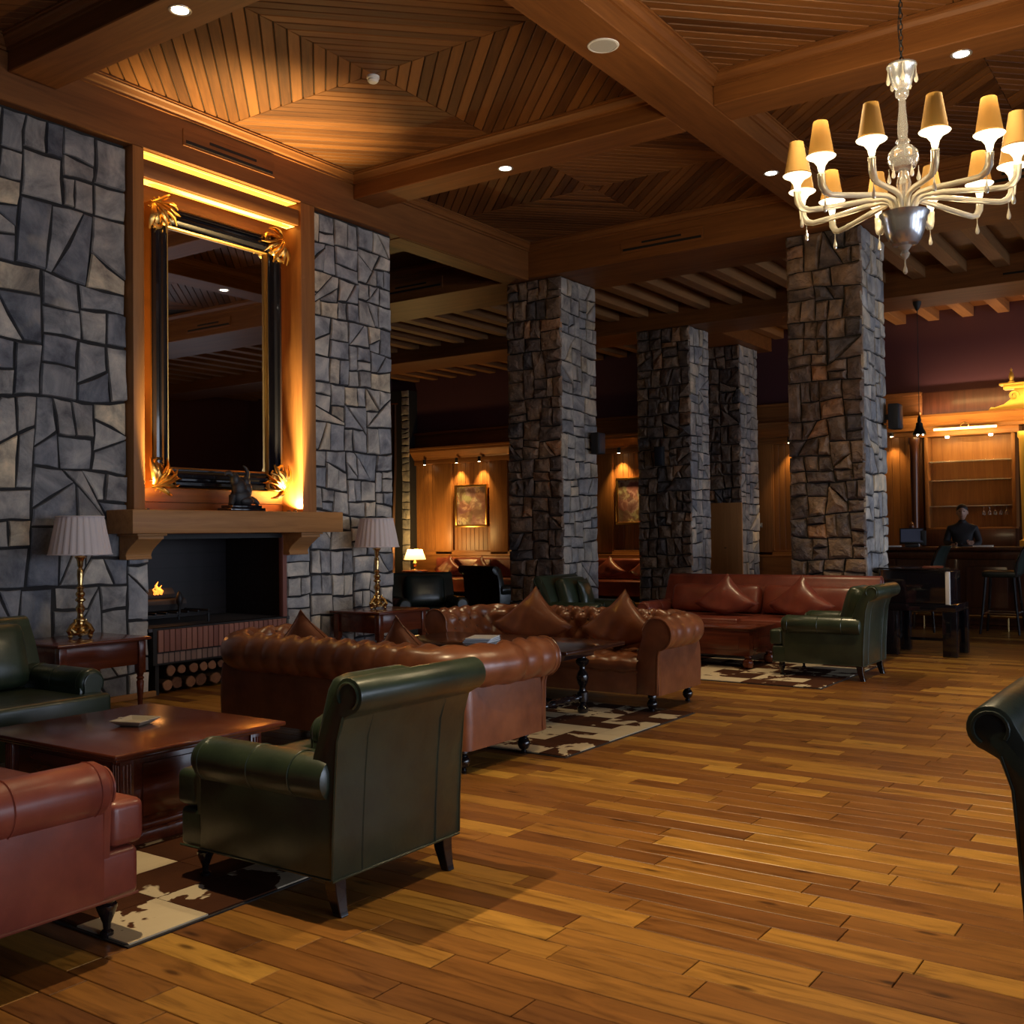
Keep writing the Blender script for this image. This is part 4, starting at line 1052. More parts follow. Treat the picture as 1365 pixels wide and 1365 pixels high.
MB().lathe([(.004,0),(.014,.012),(.013,.03),(.005,.055),(.004,.09),(.02,.105),(.03,.125),(.02,.145),(.035,.165),(.05,.187)], n=14).build('finial', m_cglass, ch)
st = MB().lathe([(.025,zz(3.40)),(.03,zz(3.52)),(.045,zz(3.62)),(.03,zz(3.68)),(.025,zz(3.72))], n=16).build('stem', m_cclear, ch)
MB().lathe([(.028,zz(3.70)),(.07,zz(3.715)),(.092,zz(3.76)),(.088,zz(3.81)),(.06,zz(3.845)),(.03,zz(3.855))], n=22).build('stem_globe', m_cclear, ch)
MB().lathe([(.028,zz(3.855)),(.045,zz(3.88)),(.028,zz(3.90)),(.032,zz(3.96)),(.022,zz(4.08)),(.02,zz(4.14)),(.04,zz(4.165)),(.042,zz(4.19)),(.025,zz(4.21))], n=18).build('upper_stem', m_cclear, ch)
MB().lathe([(.03,zz(4.20)),(.055,zz(4.225)),(.072,zz(4.28)),(.078,zz(4.33)),(.09,zz(4.345)),(.088,zz(4.355)),(.06,zz(4.34)),(.02,zz(4.25))], n=24).build('canopy_cup', m_silver, ch)
def drop(mb, x, y, z, s=1.0):
    mb.tube([(x,y,z),(x,y,z-.03*s)], .0025, 4)
    mb.lathe([(.002,-.03*s),(.006,-.05*s),(.012,-.075*s),(.013,-.088*s),(.008,-.10*s),(.001,-.104*s)], (x,y,z), 8)
vw = math.atan2(-CXY[1], -CXY[0])
for i in range(12):
    a = vw+math.radians(15+30*i); c, s_ = math.cos(a), math.sin(a)
    prof = [(.05,3.40),(.06,3.47),(.085,3.515),(.13,3.53),(.22,3.525),(.36,3.505),(.50,3.488),(.57,3.482),(.61,3.495),(.635,3.53),(.64,3.575),(.64,3.60)]
    ar = MB().tube([(r*c, r*s_, zz(z)) for r, z in prof], [.017]*4+[.018]*4+[.022,.023,.022,.024], 10).build('arm', m_cglass, ch, smooth=70)
    mb = MB(); drop(mb, .615*c, .615*s_, zz(3.475)); mb.build('glass_drop', m_cglass, ar)
    MB().lathe([(.012,zz(3.60)),(.018,zz(3.615)),(.024,zz(3.645)),(.045,zz(3.675)),(.082,zz(3.695)),(.086,zz(3.700)),(.075,zz(3.702)),(.02,zz(3.69))], (.64*c,.64*s_,0), 22).build('candle_cup', m_cup, ar)
    shd = MB().lathe([(.074,zz(3.712)),(.042,zz(3.905))], (.64*c,.64*s_,0), 20); shd.f = [f for f in shd.f if len(f) == 4]
    shd.build('amber_shade', m_ambers, ar)
for i in range(5):
    a = 2*PI*i/5; mb = MB(); drop(mb, .085*math.cos(a), .085*math.sin(a), zz(4.34), 1.1); mb.build('glass_drop', m_cglass, ch)
    mb = MB(); drop(mb, .09*math.cos(a+.5), .09*math.sin(a+.5), zz(3.73), .9); mb.build('glass_drop', m_cglass, ch)
cz = 4.34; k = 0
while cz < 5.42:
    ln_ = MB(); pts = []
    for q in range(13):
        g = 2*PI*q/12; u, v = .011*math.sin(g), .021*math.cos(g); pts.append((u if k % 2 else 0, 0 if k % 2 else u, zz(cz)+.015+v))
    ln_.tube(pts, .003, 5); ln_.build('chain_link', m_iron, ch); cz += .034; k += 1
MB().tube([(.0,.0,zz(4.33)),(-.02,.01,zz(4.6)),(.012,-.01,zz(4.9)),(0,0,zz(5.43))], .003, 5).build('cable', m_blackm, ch)
MB().lathe([(.05,zz(5.44)),(.05,zz(5.41)),(.02,zz(5.39)),(.005,zz(5.38))], n=18).build('ceiling_rose', m_brass, ch)
for i in range(4):
    a = vw+PI/4+PI/2*i
    add_light('POINT', 'chandelier_glow', (CXY[0]+.64*math.cos(a), CXY[1]+.64*math.sin(a), 3.92), 42, (1,.78,.45), shadow_soft_size=.06)
# ------------------------------------------------------------------ panelled rear wall with pictures
YW = 19.6
def recess_bay(parent, x0, x1, z0=1.0, z1=3.08):
    n = max(1, round((x1-x0)/.13)); s = (x1-x0)/n
    for i in range(n):
        Bx(x0+i*s+.003, x0+(i+1)*s-.003, YW-.05, YW-.03, z0, z1).build('panel_board', m_panel, parent, bevel=.004, seg=1)
pw = struct(Bx(-16.55, -4.6, YW-.03, YW, 0, 3.84).build('trim_2', m_panel, smooth=0), 'wood panelling along the plum rear wall')
bays = []
for cx in (-14.70, -10.37):
    bays += [(cx-1.75, cx-1.06), (cx-.57, cx+.55), (cx+1.05, cx+1.75)]
bays.append((-7.40, -6.55)); bays.append((-5.7, -4.87))
edges = [-16.55]
for a, b in bays: edges += [a, b]
edges.append(-4.6)
for i in range(0, len(edges), 2):
    Bx(edges[i], edges[i+1], YW-.12, YW-.03, .9, 3.1).build('stile', m_panel, pw, bevel=.008)
for a, b in bays:
    recess_bay(pw, a, b)
    for q in (a, b-.02): Bx(q, q+.02, YW-.105, YW-.05, 1.0, 3.08).build('bead', m_panel, pw, bevel=.005)
    Bx(a, b, YW-.105, YW-.05, 1.0, 1.03).build('sill_bead', m_panelx, pw, bevel=.005)
Bx(-16.55, -4.6, YW-.12, YW-.03, 3.08, 3.2).build('top_rail', m_panelx, pw, bevel=.008)
Bx(-16.55, -4.6, YW-.12, YW-.03, .0, 1.0).build('dado', m_panelx, pw, bevel=.004)
Bx(-16.55, -4.6, YW-.18, YW-.03, .90, .94).build('ledge', m_panelx, pw, bevel=.008)
mb = MB(); pr = [(YW-.03,3.2),(YW-.14,3.2),(YW-.16,3.24),(YW-.2,3.27),(YW-.27,3.36),(YW-.30,3.38),(YW-.30,3.43),(YW-.33,3.44),(YW-.33,3.48),(YW-.03,3.48)]
mb.prism(pr, -16.55, -4.6, 'x').build('cornice', m_panelx, pw, smooth=20)
Bx(-16.55, -4.6, YW-.10, YW-.03, 3.48, 3.84).build('frieze', m_panelx, pw, bevel=.006)
Bx(-16.55, -4.6, YW-.15, YW-.03, 3.80, 3.86).build('frieze_cap', m_panelx, pw, bevel=.008)
# spot lights over the pictures, fixtures in the top rail
m_spotb = plain('small_spot_bulb', (1,.9,.7), .4, emit=(1,.82,.5), es=30)
def spot_fix(x, power, z=3.10, y=YW-.22, label='tiny spot under the cornice above the framed picture', tgt=None):
    u = thing('picture_spot', label, 'spotlight', (x, y, z), group='spots under the panelling cornice')
    MB().lathe([(.001,-.02),(.03,-.02),(.035,.0),(.035,.10)], n=12).build('housing', m_blackm, u)
    MB().lathe([(.001,-.026),(.028,-.024),(.028,-.02)], n=12).build('bulb', m_spotb, u)
    add_light('SPOT', 'picture_spot_lamp', (x, y, z-.04), power, AMBER, tgt or (x, YW-.03, 1.9), spot_size=math.radians(75), spot_blend=.8, shadow_soft_size=.03)
for cx in (-14.70, -10.37):
    for d in (-.33, .33): spot_fix(cx+d, 110, label='tiny spot under the cornice above the framed picture %s' % ('near the curtain' if cx < -12 else 'between the pillars'))
spot_fix(-7.0, 45, label='tiny spot lighting the empty niche right of the dark pillar')
spot_fix(-5.1, 40, label='tiny spot lighting the empty panel beside the bar')
spot_fix(-16.0, 8, label='tiny spot at the curtain end of the panelling')
m_picA, m_picB = None, None
def picture_mat(seed):
    m, nt, b, N, L = nodes('painted_canvas')
    tc = N('ShaderNodeTexCoord'); mp = N('ShaderNodeMapping'); mp.inputs['Location'].default_value = (seed*3.7, 0, seed); L(tc.outputs['Object'], mp.inputs[0])
    vo = N('ShaderNodeTexVoronoi', Scale=4.2); L(mp.outputs[0], vo.inputs[0])
    n = N('ShaderNodeTexNoise', Scale=2.6, Detail=4.0, Roughness=.6, Distortion=.5); L(mp.outputs[0], n.inputs[0])
    r = ramp(N, [(.0,(.10,.05,.04)),(.40,(.22,.10,.08)),(.50,(.34,.19,.15)),(.56,(.62,.48,.36)),(.62,(.25,.12,.10)),(.75,(.55,.42,.36))]); L(n.outputs[0], r.inputs[0])
    mx = N('ShaderNodeMix', data_type='RGBA', blend_type='MULTIPLY'); mx.inputs[0].default_value = .35; L(r.outputs[0], mx.inputs[6]); L(vo.outputs['Color'], mx.inputs[7])
    L(mx.outputs[2], b.inputs['Base Color']); b.inputs['Roughness'].default_value = .5
    return m
for i, (cx, lab) in enumerate(((-14.70,'gilt framed picture over the banquette near the curtain'), (-10.37,'gilt framed picture seen between two stone pillars'))):
    p = thing('framed_picture', lab, 'picture', (cx, YW-.10, 1.57))
    for a, b, c, d in ((-.47,.47,0,.05),(-.47,.47,.94,.99),(-.47,-.42,.05,.94),(.42,.47,.05,.94)):
        Bx(a, b, -.03, .03, c, d).build('frame', m_gilt, p, bevel=.008)
    Bx(-.42, .42, .0, .02, .05, .94).build('canvas', picture_mat(i+1), p, smooth=0)
# banquette along the wall
bq = thing('banquette', 'long red leather banquette under the framed pictures', 'bench', (-12.0, 19.2, 0))
Bx(-3.6, 3.6, -.45, .28, .10, .42).build('seat', m_red, bq, bevel=.04, seg=3)
Bx(-3.6, 3.6, .06, .26, .42, .86).build('backrest', m_red, bq, bevel=.05, seg=3)
for i in range(7): MB().tube([(-3.0+i,.055,.45),(-3.0+i,.055,.84)], .008, 5).build('seam', m_red, bq)
for i, (x, r) in enumerate(((-15.05,.1),(-14.15,-.12),(-10.80,.1),(-9.95,-.1))):
    scatter_pillow('red leather pillow leaning on the banquette, %s' % ('nearest the curtain corner','second from the curtain corner','next to the speaker pillar','below the picture seen between the pillars')[i], (x, 19.05, .60), (math.radians(-15), 0, r), m_red, group='pillows on the banquette')
# lamp on a little table in the corner
m_lit = shade_mat('lit_cream_shade', (.8,.62,.35), .5, 1.6, (1.0,.74,.30))
ct = thing('corner_table', 'small dark table in the curtain corner holding the glowing lamp', 'side table', (-15.5, 18.4, 0))
MB().lathe([(.30,.55),(.31,.56),(.31,.58),(.30,.59),(.001,.59)], n=20).build('tabletop', m_mahog, ct)
MB().lathe([(.15,0),(.16,.02),(.05,.05),(.03,.2),(.045,.35),(.03,.5),(.08,.55)], n=14).build('pedestal', m_mahog, ct)
kl = thing('corner_lamp', 'small glowing table lamp with cream shade in the curtain corner', 'lamp', (-15.5, 18.4, .59))
MB().lathe([(.09,0),(.09,.015),(.03,.03),(.02,.08),(.05,.13),(.05,.17),(.02,.22),(.015,.26)], n=14).build('base', m_brass, kl)
shd = MB().lathe([(.25,.25),(.17,.48)], n=24); shd.f = [f for f in shd.f if len(f) == 4]; shd.build('shade', m_lit, kl)
add_light('POINT', 'corner_lamp_bulb', (-15.5, 18.4, 1.11), 110, AMBER, shadow_soft_size=.08)
# curtain and stone return at the window corner
cu_ = thing('curtain', 'tall brown curtain hanging at the end of the panelled wall', 'curtain', (-15.9, 18.2, 0))
rings = []
for z in (.05, 1.5, 3.0, 4.4):
    ring = []
    for i in range(49):
        t = i/48; ring.append((-1.0+1.05*t*(1 if z > 2 else .92), .06*math.sin(t*2*PI*9)*(1 if z < 4 else .6), z))
    rings.append(ring)
MB().loft(rings, closed=False, cap=False).build('cloth', m_curtain, cu_, smooth=70)
MB().lathe([(.02,-1.1),(.02,.1)], (0,0,4.42), 10, 'x').build('rod', m_brass, cu_)
ws = struct(Bx(-17.2, -16.4, 19.25, 19.6, 0, 4.9).build('wall_left_corner', m_mortar, smooth=0), 'strip of fieldstone wall behind the curtain')
lay_stones(ws, (-16.6, 19.25, 0), (1,0,0), (0,-1,0), .25, 4.9, .06, m_stonel, 71)
# upright board before the dark pillar, wall switch
ub = thing('upright_board', 'plain light wooden board standing in front of the dark pillar', 'board', (-7.87, 18.33, 0))
Bx(-.34, .33, -.02, .02, 0, 1.94).build('leaf', wood('light_board_wood', (.55,.27,.10), (.38,.17,.06), 'z', .5, .6, .1), ub, bevel=.004); MB().ball((0,-.03,1.1),(.03,.012,.008),8,5).build('pull', m_iron, ub)
sw = thing('wall_switch', 'small grey switch plate on the dark panelling', 'switch', (-7.64, YW-.125, 1.52))
Bx(-.045,.045,-.008,.0,-.045,.045).build('plate', plain('switch_grey',(.35,.33,.30),.5), sw, bevel=.003); Bx(-.02,.02,-.012,-.008,-.02,.02).build('rocker', m_white, sw, bevel=.002)
# loudspeakers on the pillars
def wall_speaker(label, x, y, z):
    t = thing('wall_speaker', label, 'speaker', (x, y, z), group='loudspeakers on the pillars')
    Bx(.05, .17, -.10, .10, -.15, .15).build('cabinet', m_blackm, t, bevel=.012, seg=2)
    Bx(.17, .178, -.085, .085, -.135, .135).build('grille', plain('grille_dark',(.03,.035,.05),.4), t, bevel=.003)
    Bx(-.01, .06, -.02, .02, -.03, .03).build('bracket', m_iron, t)
    return t
wall_speaker('black loudspeaker on the pillar left of the cushioned green chair', -7.45, 12.70, 2.66)
wall_speaker('black loudspeaker on the pillar behind the red sofa', -3.45, 12.86, 2.76)
t = wall_speaker('small dark loudspeaker with a bluish glossy grille on the narrower stone pillar', -8.08, 16.15, 2.70)
t.rotation_euler = (0, 0, -PI/2); t.scale = (.8, .75, 1.1)
# ------------------------------------------------------------------ bar
br = thing('bar_counter', 'long dark wooden bar counter with panelled front', 'bar', (-2.6, 16.1, 0))
Bx(-2.6, 4.6, -.42, .32, 1.10, 1.15).build('worktop', m_bar, br, bevel=.012, seg=3)
Bx(-2.5, 4.5, -.30, .28, .0, 1.10).build('body', m_bar, br, bevel=.004)
Bx(-2.5, 4.5, -.34, -.30, .98, 1.10).build('top_rail', m_bar, br, bevel=.01)
Bx(-2.5, 4.5, -.34, -.30, .06, .20).build('plinth_rail', m_bar, br, bevel=.01)
for i in range(9):
    x = -2.45+i*.86
    Bx(x-.06, x+.06, -.345, -.30, .2, .98).build('pilaster', m_bar, br, bevel=.008)
    if i < 8: Bx(x+.16, x+.70, -.325, -.30, .30, .88).build('front_panel', m_bar, br, bevel=.015)
MB().tube([(-2.4,-.52,.20),(4.4,-.52,.20)], .022, 8).build('foot_rail', m_brass, br)
for i in range(7):
    x = -2.2+i*1.1; MB().tube([(x,-.32,.20),(x,-.52,.20),(x,-.52,.0)], .016, 6).build('rail_bracket', m_brass, br)
def bar_stool(label, x, y, rz):
    t = thing('bar_stool', label, 'stool', (x, y, 0), rz, 'stools at the bar')
    MB().rbox((0,0,.80),(.22,.22,.045),.04,6).build('seat', m_dgreen, t, weld=True)
    for sx in (-1,1):
        for sy in (-1,1): MB().tube([(sx*.24,sy*.24,0),(sx*.20,sy*.20,.40),(sx*.17,sy*.17,.77)], [.016,.018,.02], 8).build('leg', m_ebony, t)
    for q in ((( -.21,-.21),(.21,-.21)),((.21,-.21),(.21,.21)),((.21,.21),(-.21,.21)),((-.21,.21),(-.21,-.21))):
        MB().tube([(*q[0],.28),(*q[1],.28)], .012, 6).build('stretcher', m_chrome, t)
    mb = MB(); rings = []
    for z, yy, w in ((.80,.20,.20),(.92,.22,.215),(1.05,.26,.21),(1.15,.31,.19),(1.18,.335,.17)):
        rings.append([(-w,yy,z),(-w*.5,yy+.05,z),(0,yy+.065,z),(w*.5,yy+.05,z),(w,yy,z),(w,yy-.025,z),(w*.5,yy+.02,z),(0,yy+.035,z),(-w*.5,yy+.02,z),(-w,yy-.025,z)])
    mb.loft(rings).build('backrest', m_dgreen, t, smooth=60)
    for s in (-1,1): MB().tube([(s*.2,.20,.77),(s*.215,.225,.95),(s*.2,.28,1.1),(s*.175,.33,1.18)], .014, 7).build('back_post', m_ebony, t)
bar_stool('black bar stool pulled up to the bar, standing clear on the open floor', -2.62, 15.30, -PI/2)
bar_stool('black bar stool half hidden behind the black chest', -3.62, 15.22, PI/2*.9+PI)
# cash terminal, papers
mn = thing('cash_terminal', 'black cash terminal with tilted screen on the bar', 'terminal', (-3.98, 16.12, 1.15), .25)
Bx(-.10,.10,-.08,.08,0,.04).build('foot', m_blackm, mn, bevel=.01)
mb = Bx(-.17,.17,-.02,.02,-.12,.12); mb.move(Matrix.Translation((0,0,.16)) @ Matrix.Rotation(math.radians(-20),4,'X')); sc_ = mb.build('screen_case', m_blackm, mn, bevel=.008)
mb = Bx(-.15,.15,-.023,-.02,-.10,.10); mb.move(Matrix.Translation((0,0,.16)) @ Matrix.Rotation(math.radians(-20),4,'X')); mb.build('screen', plain('dark_screen',(.03,.035,.05),.15,emit=(.25,.3,.5),es=.05), sc_, smooth=0)
Bx(.12,.20,-.05,.05,.02,.24).build('card_reader', m_blackm, mn, bevel=.008)
for i, (x, lab) in enumerate(((-2.95,'by the stool standing clear'), (-4.2,'by the cash terminal'))):
    p = thing('bar_tray', 'small white tray lying on the bar %s' % lab, 'tray', (x, 15.85, 1.151), .1)
    Bx(-.13,.13,-.06,.06,0,.012).build('plate', m_white, p, bevel=.004)
    for s in (-1,1): Bx(-.13,.13,s*.06-.005,s*.06+.005,.012,.022).build('rim', m_white, p, bevel=.002)
# black chest on stand in front of the bar
cs = thing('black_stand', 'low black lacquered stand with four thick square legs', 'stand', (-2.95, 12.48, 0))
Bx(-.36,.40,-.33,.33,.50,.58).build('top', m_black, cs, bevel=.006)
for sx in (-.30,.33):
    for sy in (-.27,.27): Bx(sx-.075,sx+.075,sy-.06,sy+.06,0,.50).build('leg', m_black, cs, bevel=.006)
Bx(-.3,.33,.25,.29,.12,.15).build('stretcher', m_black, cs)
bc = thing('black_chest', 'black lacquered chest with a pale edge strip on the thick-legged stand', 'chest', (-2.95, 12.46, .58))
Bx(-.42,.29,-.28,.28,0,.37).build('body', m_black, bc, bevel=.006)
mb = MB().prism([(-.44,.385),(-.44,.40),(.10,.395),(.31,.375),(.31,.36),(.1,.375)], -.30, .30, 'y').build('lid', m_black, bc, bevel=.003, seg=1)
Bx(.29,.335,-.29,-.25,0,.36).build('edge_strip', m_white, bc, bevel=.003)
Bx(.29,.33,-.25,.28,0,.36).build('end_panel', m_black, bc, bevel=.003)
cl_ = thing('red_cloth', 'small folded dark red cloth on top of the black chest', 'cloth', (-2.83, 12.36, .965), .2)
Bx(-.11,.11,-.07,.07,0.012,.022).build('fold', m_red, cl_, bevel=.004); Bx(-.10,.11,-.07,.06,.022,.032).build('fold', m_red, cl_, bevel=.004)
# back bar: shelves, columns, cornice, pediment
bb = thing('back_bar', 'tall wooden back bar with lit glass shelves and gilt columns', 'back bar', (-3.78, 19.25, 0))
Bx(-.72,.72,.28,.33,.0,3.05).build('back_panel', m_panel, bb, smooth=0)
Bx(-.70,.70,-.25,.30,.0,.95).build('lower_cabinet', m_bar, bb, bevel=.006)
Bx(-.72,.72,-.05,.30,.95,1.40).build('plinth', m_bar, bb, bevel=.006)
Bx(-.72,.72,.0,.30,1.40,1.43).build('sill', m_panelx, bb, bevel=.006)
for s in (-1,1): Bx(s*.70-.03,s*.70+.03,-.02,.30,1.43,3.02).build('side', m_panel, bb, bevel=.006)
m_shelf = glass_mat('shelf_glass', (.9,.85,.75), .06, .8)
for z in (1.79, 2.24, 2.57): Bx(-.66,.66,.0,.27,z,z+.018).build('shelf', m_shelf, bb, bevel=.003)
Bx(-.80,.80,-.06,.30,3.02,3.14).build('head_rail', m_panelx, bb, bevel=.008)
for x in (-.35,.35):
    h = MB().lathe([(.001,-.03),(.03,-.03),(.035,.0)], (x,.02,3.02), 12).build('shelf_light', m_spotb, bb)
for s in (-1,1):
    c = MB().lathe([(.10,.95),(.10,1.2),(.05,1.22),(.055,1.3),(.06,1.8),(.075,2.6),(.08,2.9),(.10,2.93),(.10,3.02)], (s*.86+.02*s,-.10,0), 14).build('gilt_column' if s > 0 else 'dark_column', m_gold if s > 0 else m_bar, bb)
    MB().ball((s*.93,-.14,1.45),(.05,.05,.09),10,6).build('column_ornament', m_gold if s > 0 else m_bar, c)
prc = [(.05,3.14),(-.12,3.14),(-.14,3.19),(-.22,3.23),(-.22,3.26),(-.34,3.33),(-.38,3.34),(-.38,3.38),(.05,3.38)]
MB().prism([(a, b) for a, b in prc], -1.35, 4.0, 'x').build('cornice', m_panelx, bb, smooth=20)
Bx(-1.35,4.0,-.06,.3,3.14,3.36).build('entablature', m_panelx, bb)
sl = MB().lathe([(.02,-.5),(.02,.5)], (0,-.30,3.12), 10, 'x').build('strip_lamp', plain('strip_lamp_glow',(1,.8,.4),.4,emit=(1,.66,.22),es=6), bb)
MB().tube([(-.05,-.30,3.13),(-.07,-.31,3.18),(0,-.31,3.22),(.07,-.31,3.18),(.05,-.30,3.13)], .012, 6).build('lamp_bracket', m_brass, sl)
add_light('AREA', 'shelf_strip_light', (-3.78, 18.93, 3.10), 16, AMBER, (-3.78, 19.5, 1.8), shape='RECTANGLE', size=1.0, size_y=.04)
for x in (-4.13, -3.43): add_light('SPOT', 'shelf_spot', (x, 19.26, 2.98), 22, WARM, (x, 19.48, 1.5), spot_size=math.radians(70), spot_blend=.8, shadow_soft_size=.03)
add_light('AREA', 'cornice_light', (-3.0, 18.55, 3.75), 16, AMBER, (-3.0, 18.9, 3.36), shape='RECTANGLE', size=2.6, size_y=.04)
add_light('AREA', 'cornice_underlight', (-3.3, 18.70, 3.02), 30, AMBER, (-3.3, 19.0, 3.3), shape='RECTANGLE', size=2.6, size_y=.04)
Bx(-1.3, 4.0, .10, .14, 3.38, 3.40).build('top_light_strip', m_glow, bb, smooth=0)
add_light('AREA', 'cornice_uplight', (-2.4, 19.38, 3.45), 45, (1,.66,.45), (-2.4, 19.5, 5.0), shape='RECTANGLE', size=4.5, size_y=.05)
pd = thing('bar_pediment', 'gilt carved pediment piece with finial on top of the back bar', 'ornament', (-2.80, 18.95, 3.38))
Bx(-.42,1.42,-.08,.12,.40,.44).build('cornice', m_gold, pd, bevel=.01); Bx(-.36,1.36,-.06,.12,.33,.40).build('cornice', m_gold, pd, bevel=.01)
MB().prism([(-.60,0),(-.56,.06),(-.50,.05),(-.36,.09),(-.24,.18),(-.20,.33),(1.2,.33),(1.24,.18),(1.36,.09),(1.50,.05),(1.56,.06),(1.60,0)], -.03, .05, 'y').build('scroll', m_gold, pd, bevel=.012)
p, q = curl((-.2, .22), 0, .08, 1.3, 1, 0, .018); MB().tube([(b, -.05, c) for a, b, c in p], q, 7).build('volute', m_gold, pd)
MB().lathe([(.05,.44),(.055,.46),(.03,.48),(.045,.54),(.03,.60),(.012,.63),(.02,.66),(.001,.69)], (-.24,0,0), 12).build('finial', m_gold, pd)
MB().lathe([(.05,.44),(.055,.46),(.03,.48),(.045,.54),(.03,.60),(.012,.63),(.02,.66),(.001,.69)], (1.24,0,0), 12).build('finial', m_gold, pd)
MB().tube([(1.0-b, -.05, c) for a, b, c in p], q, 7).build('volute', m_gold, pd)
struct(Bx(-4.6, 4.0, YW-.06, YW, 0, 3.84).build('trim_3', m_bar, smooth=0), 'dark panelling behind the bar')
# pendants over the bar
for i, (x, lab, y) in enumerate(((-3.98,'hanging over the bar before the shelves', 16.7), (-5.1,'half hidden beside the pillar loudspeaker', 16.7))):
    t = thing('pendant_lamp', 'small black bell pendant on a long cord, %s' % lab, 'pendant lamp', (x, y, 2.86))
    MB().tube([(0,0,.28),(0,0,2.0)], .006, 5).build('cord', m_blackm, t)
    MB().lathe([(.065,2.04),(.06,2.0),(.03,1.93),(.01,1.90)], n=14).build('ceiling_cup', m_blackm, t)
    MB().lathe([(.10,.0),(.09,.03),(.06,.10),(.05,.14),(.05,.17),(.025,.19),(.03,.22),(.02,.27),(.008,.30)], n=16).build('bell', m_iron, t)
    for k in range(3):
        a = 2*PI*k/3+.3; MB().ball((.05*math.cos(a),.05*math.sin(a),.0),(.014,.014,.018),8,5).build('bulb', m_spotb, t)
# glasses hanging under the lowest shelf
m_wine = glass_mat('wine_glass', (.8,.8,.82), .04, .9)
for i in range(5):
    t = thing('hanging_glass', 'stem glass hanging under the lowest bar shelf', 'glass', (-3.58+i*.09, 19.36, 1.79), group='glasses under the bar shelf')
    MB().lathe([(.03,0),(.028,-.004),(.004,-.008),(.004,-.07),(.02,-.085),(.032,-.11),(.028,-.15)], n=10).build('bowl', m_wine, t)
# ------------------------------------------------------------------ bartender
def skin_mesh(name, verts, edges, radii, mat, parent, sub=2):
    me = bpy.data.meshes.new(name); me.from_pydata(verts, edges, []); o = bpy.data.objects.new(name, me); COL.objects.link(o)
    o.modifiers.new('skin', 'SKIN').use_smooth_shade = True
    s_ = o.modifiers.new('sub', 'SUBSURF'); s_.levels = sub; s_.render_levels = sub
    for i, r in enumerate(radii): me.skin_vertices[0].data[i].radius = r if hasattr(r, '__len__') else (r, r)
    me.skin_vertices[0].data[0].use_root = True
    dg = bpy.context.evaluated_depsgraph_get(); nm = bpy.data.meshes.new_from_object(o.evaluated_get(dg)); nm.name = name
    bpy.data.objects.remove(o); nm.materials.clear(); nm.materials.append(mat)
    nm.polygons.foreach_set('use_smooth', [True]*len(nm.polygons))
    return link(name, nm, parent)
m_skin = plain('skin', (.36,.20,.14), .55); m_hair = plain('dark_hair', (.012,.009,.008), .6); m_shirt = plain('dark_uniform', (.014,.013,.017), .75)
ps = thing('person', 'bartender in a dark shirt standing with arms folded behind the bar', 'person', (-3.44, 16.95, 0), .15)
# body: one continuous figure (facing -y)
V = [(0,.02,.95),(0,.02,1.12),(0,.01,1.30),(0,.0,1.42),(0,-.005,1.50),(0,-.015,1.56),
     (.17,.0,1.41),(.235,-.02,1.20),(.14,-.18,1.13),(-.02,-.235,1.15),
     (-.17,.0,1.41),(-.235,-.02,1.20),(-.14,-.19,1.17),(.02,-.26,1.19),
     (.09,.02,.90),(.10,.01,.50),(.10,.03,.10),(.10,-.12,.04),(-.09,.02,.90),(-.10,.01,.50),(-.10,.03,.10),(-.10,-.12,.04)]
Ed = [(0,1),(1,2),(2,3),(3,4),(4,5),(3,6),(6,7),(7,8),(8,9),(3,10),(10,11),(11,12),(12,13),(0,14),(14,15),(15,16),(16,17),(0,18),(18,19),(19,20),(20,21)]
Rd = [(.15,.11),(.15,.105),(.165,.115),(.13,.09),(.06,.06),(.055,.055),.065,.052,.044,.032,.065,.052,.044,.032,.085,.06,.045,.035,.085,.06,.045,.035]
body = skin_mesh('body', V, Ed, Rd, m_shirt, ps)
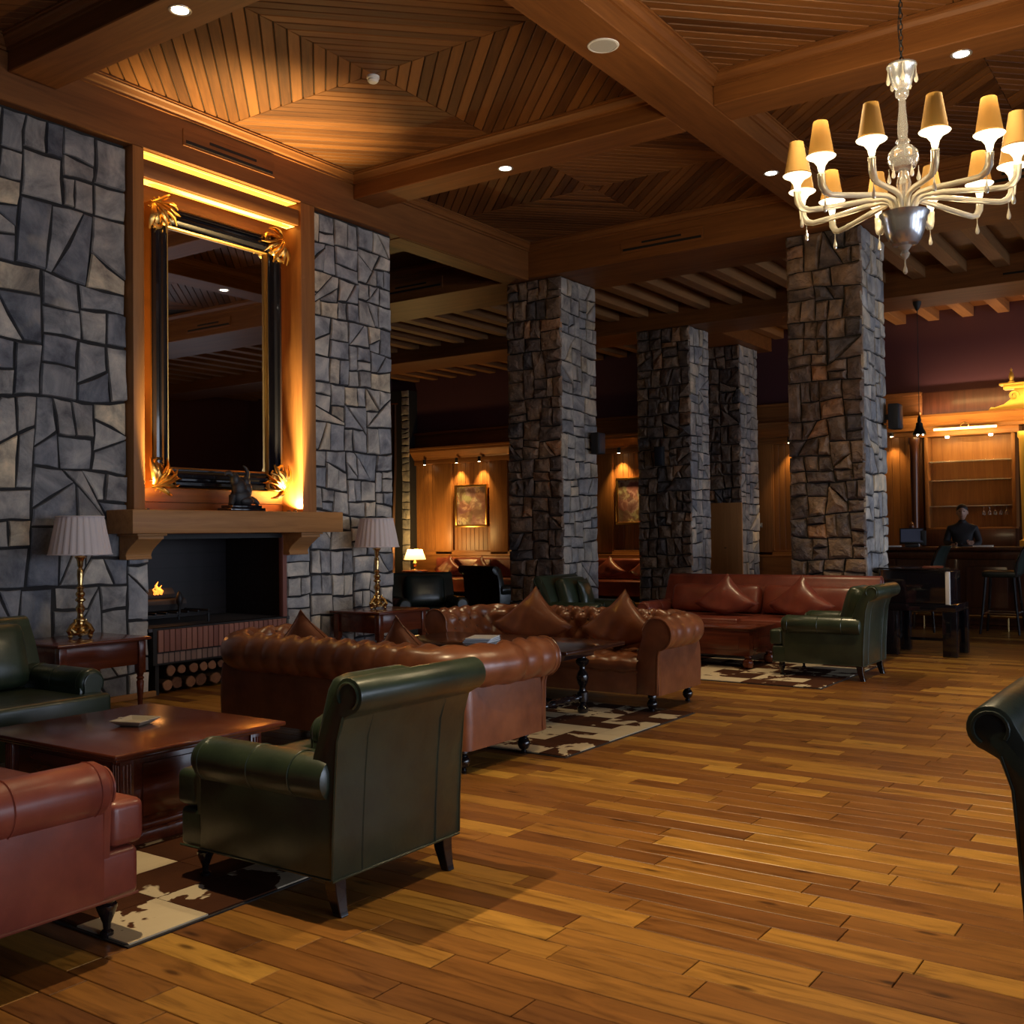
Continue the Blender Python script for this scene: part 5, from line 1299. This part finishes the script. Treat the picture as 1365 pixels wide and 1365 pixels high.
# head with face
hd = MB(); n, m_ = 20, 16
for i in range(m_+1):
    t = -PI/2+PI*i/m_; z = math.sin(t); k = math.cos(t)
    for j in range(n):
        a = 2*PI*j/n; x, y = k*math.cos(a), k*math.sin(a)
        jaw = 1-.30*max(0, -z-.1)
        px, py, pz = x*.074*jaw, y*.095*(1-.12*max(0,-z)), z*.122
        if y < -.5 and abs(x) < .22: py -= .022*max(0, 1-abs(z+.12)/.26)*(1-abs(x)/.22)
        if y < -.4 and .2 < abs(x) < .62 and abs(z-.12) < .16: py += .012
        if y < -.5 and abs(x) < .35 and -.62 < z < -.42: py -= .006
        hd.v.append((px, py-.02, pz+1.655))
for i in range(m_):
    for j in range(n): q = (j+1) % n; hd.f.append((i*n+j, i*n+q, (i+1)*n+q, (i+1)*n+j))
hd.build('head', m_skin, ps, smooth=80, weld=True)
for s in (-1,1): MB().ball((s*.074,-.005,1.65),(.012,.022,.032),8,6).build('ear', m_skin, ps)
for s in (-1,1): MB().ball((s*.030,-.094,1.672),(.012,.008,.007),8,5).build('eye', m_hair, ps)
MB().ball((0,-.108,1.598),(.024,.006,.005),8,5).build('mouth', plain('lips',(.25,.10,.09),.5), ps)
hr = MB(); hr.ball((0,-.004,1.70),(.082,.098,.088),16,10); hr.v = [(a, b+(.05 if c < 1.70 and b < -.02 else 0), max(c, 1.645)) for a, b, c in hr.v]
hr.build('hair', m_hair, ps, smooth=80)
MB().lathe([(.058,1.485),(.062,1.51),(.056,1.53),(.05,1.53)], (0,-.01,0), 14).build('collar', m_shirt, ps)
# hands resting on the opposite forearms
for s, (hx, hy, hz) in ((1,(-.06,-.245,1.155)), (-1,(.07,-.265,1.195))):
    hv = [(hx,hy,hz)]; he = []; hrd = [(.034,.02)]
    for f in range(4):
        b0 = len(hv); L_ = (.030,.036,.034,.027)[f]; oz = .026-.017*f
        hv += [(hx-s*.035,hy-.004,hz+oz),(hx-s*(.035+L_),hy+.002,hz+oz),(hx-s*(.045+L_*1.5),hy+.018,hz+oz)]
        he += [(0,b0),(b0,b0+1),(b0+1,b0+2)]; hrd += [.0095,.009,.008]
    b0 = len(hv); hv += [(hx+s*.0,hy-.012,hz+.03),(hx-s*.03,hy-.012,hz+.05)]; he += [(0,b0),(b0,b0+1)]; hrd += [.011,.009]
    skin_mesh('hand', hv, he, hrd, m_skin, ps, 1)
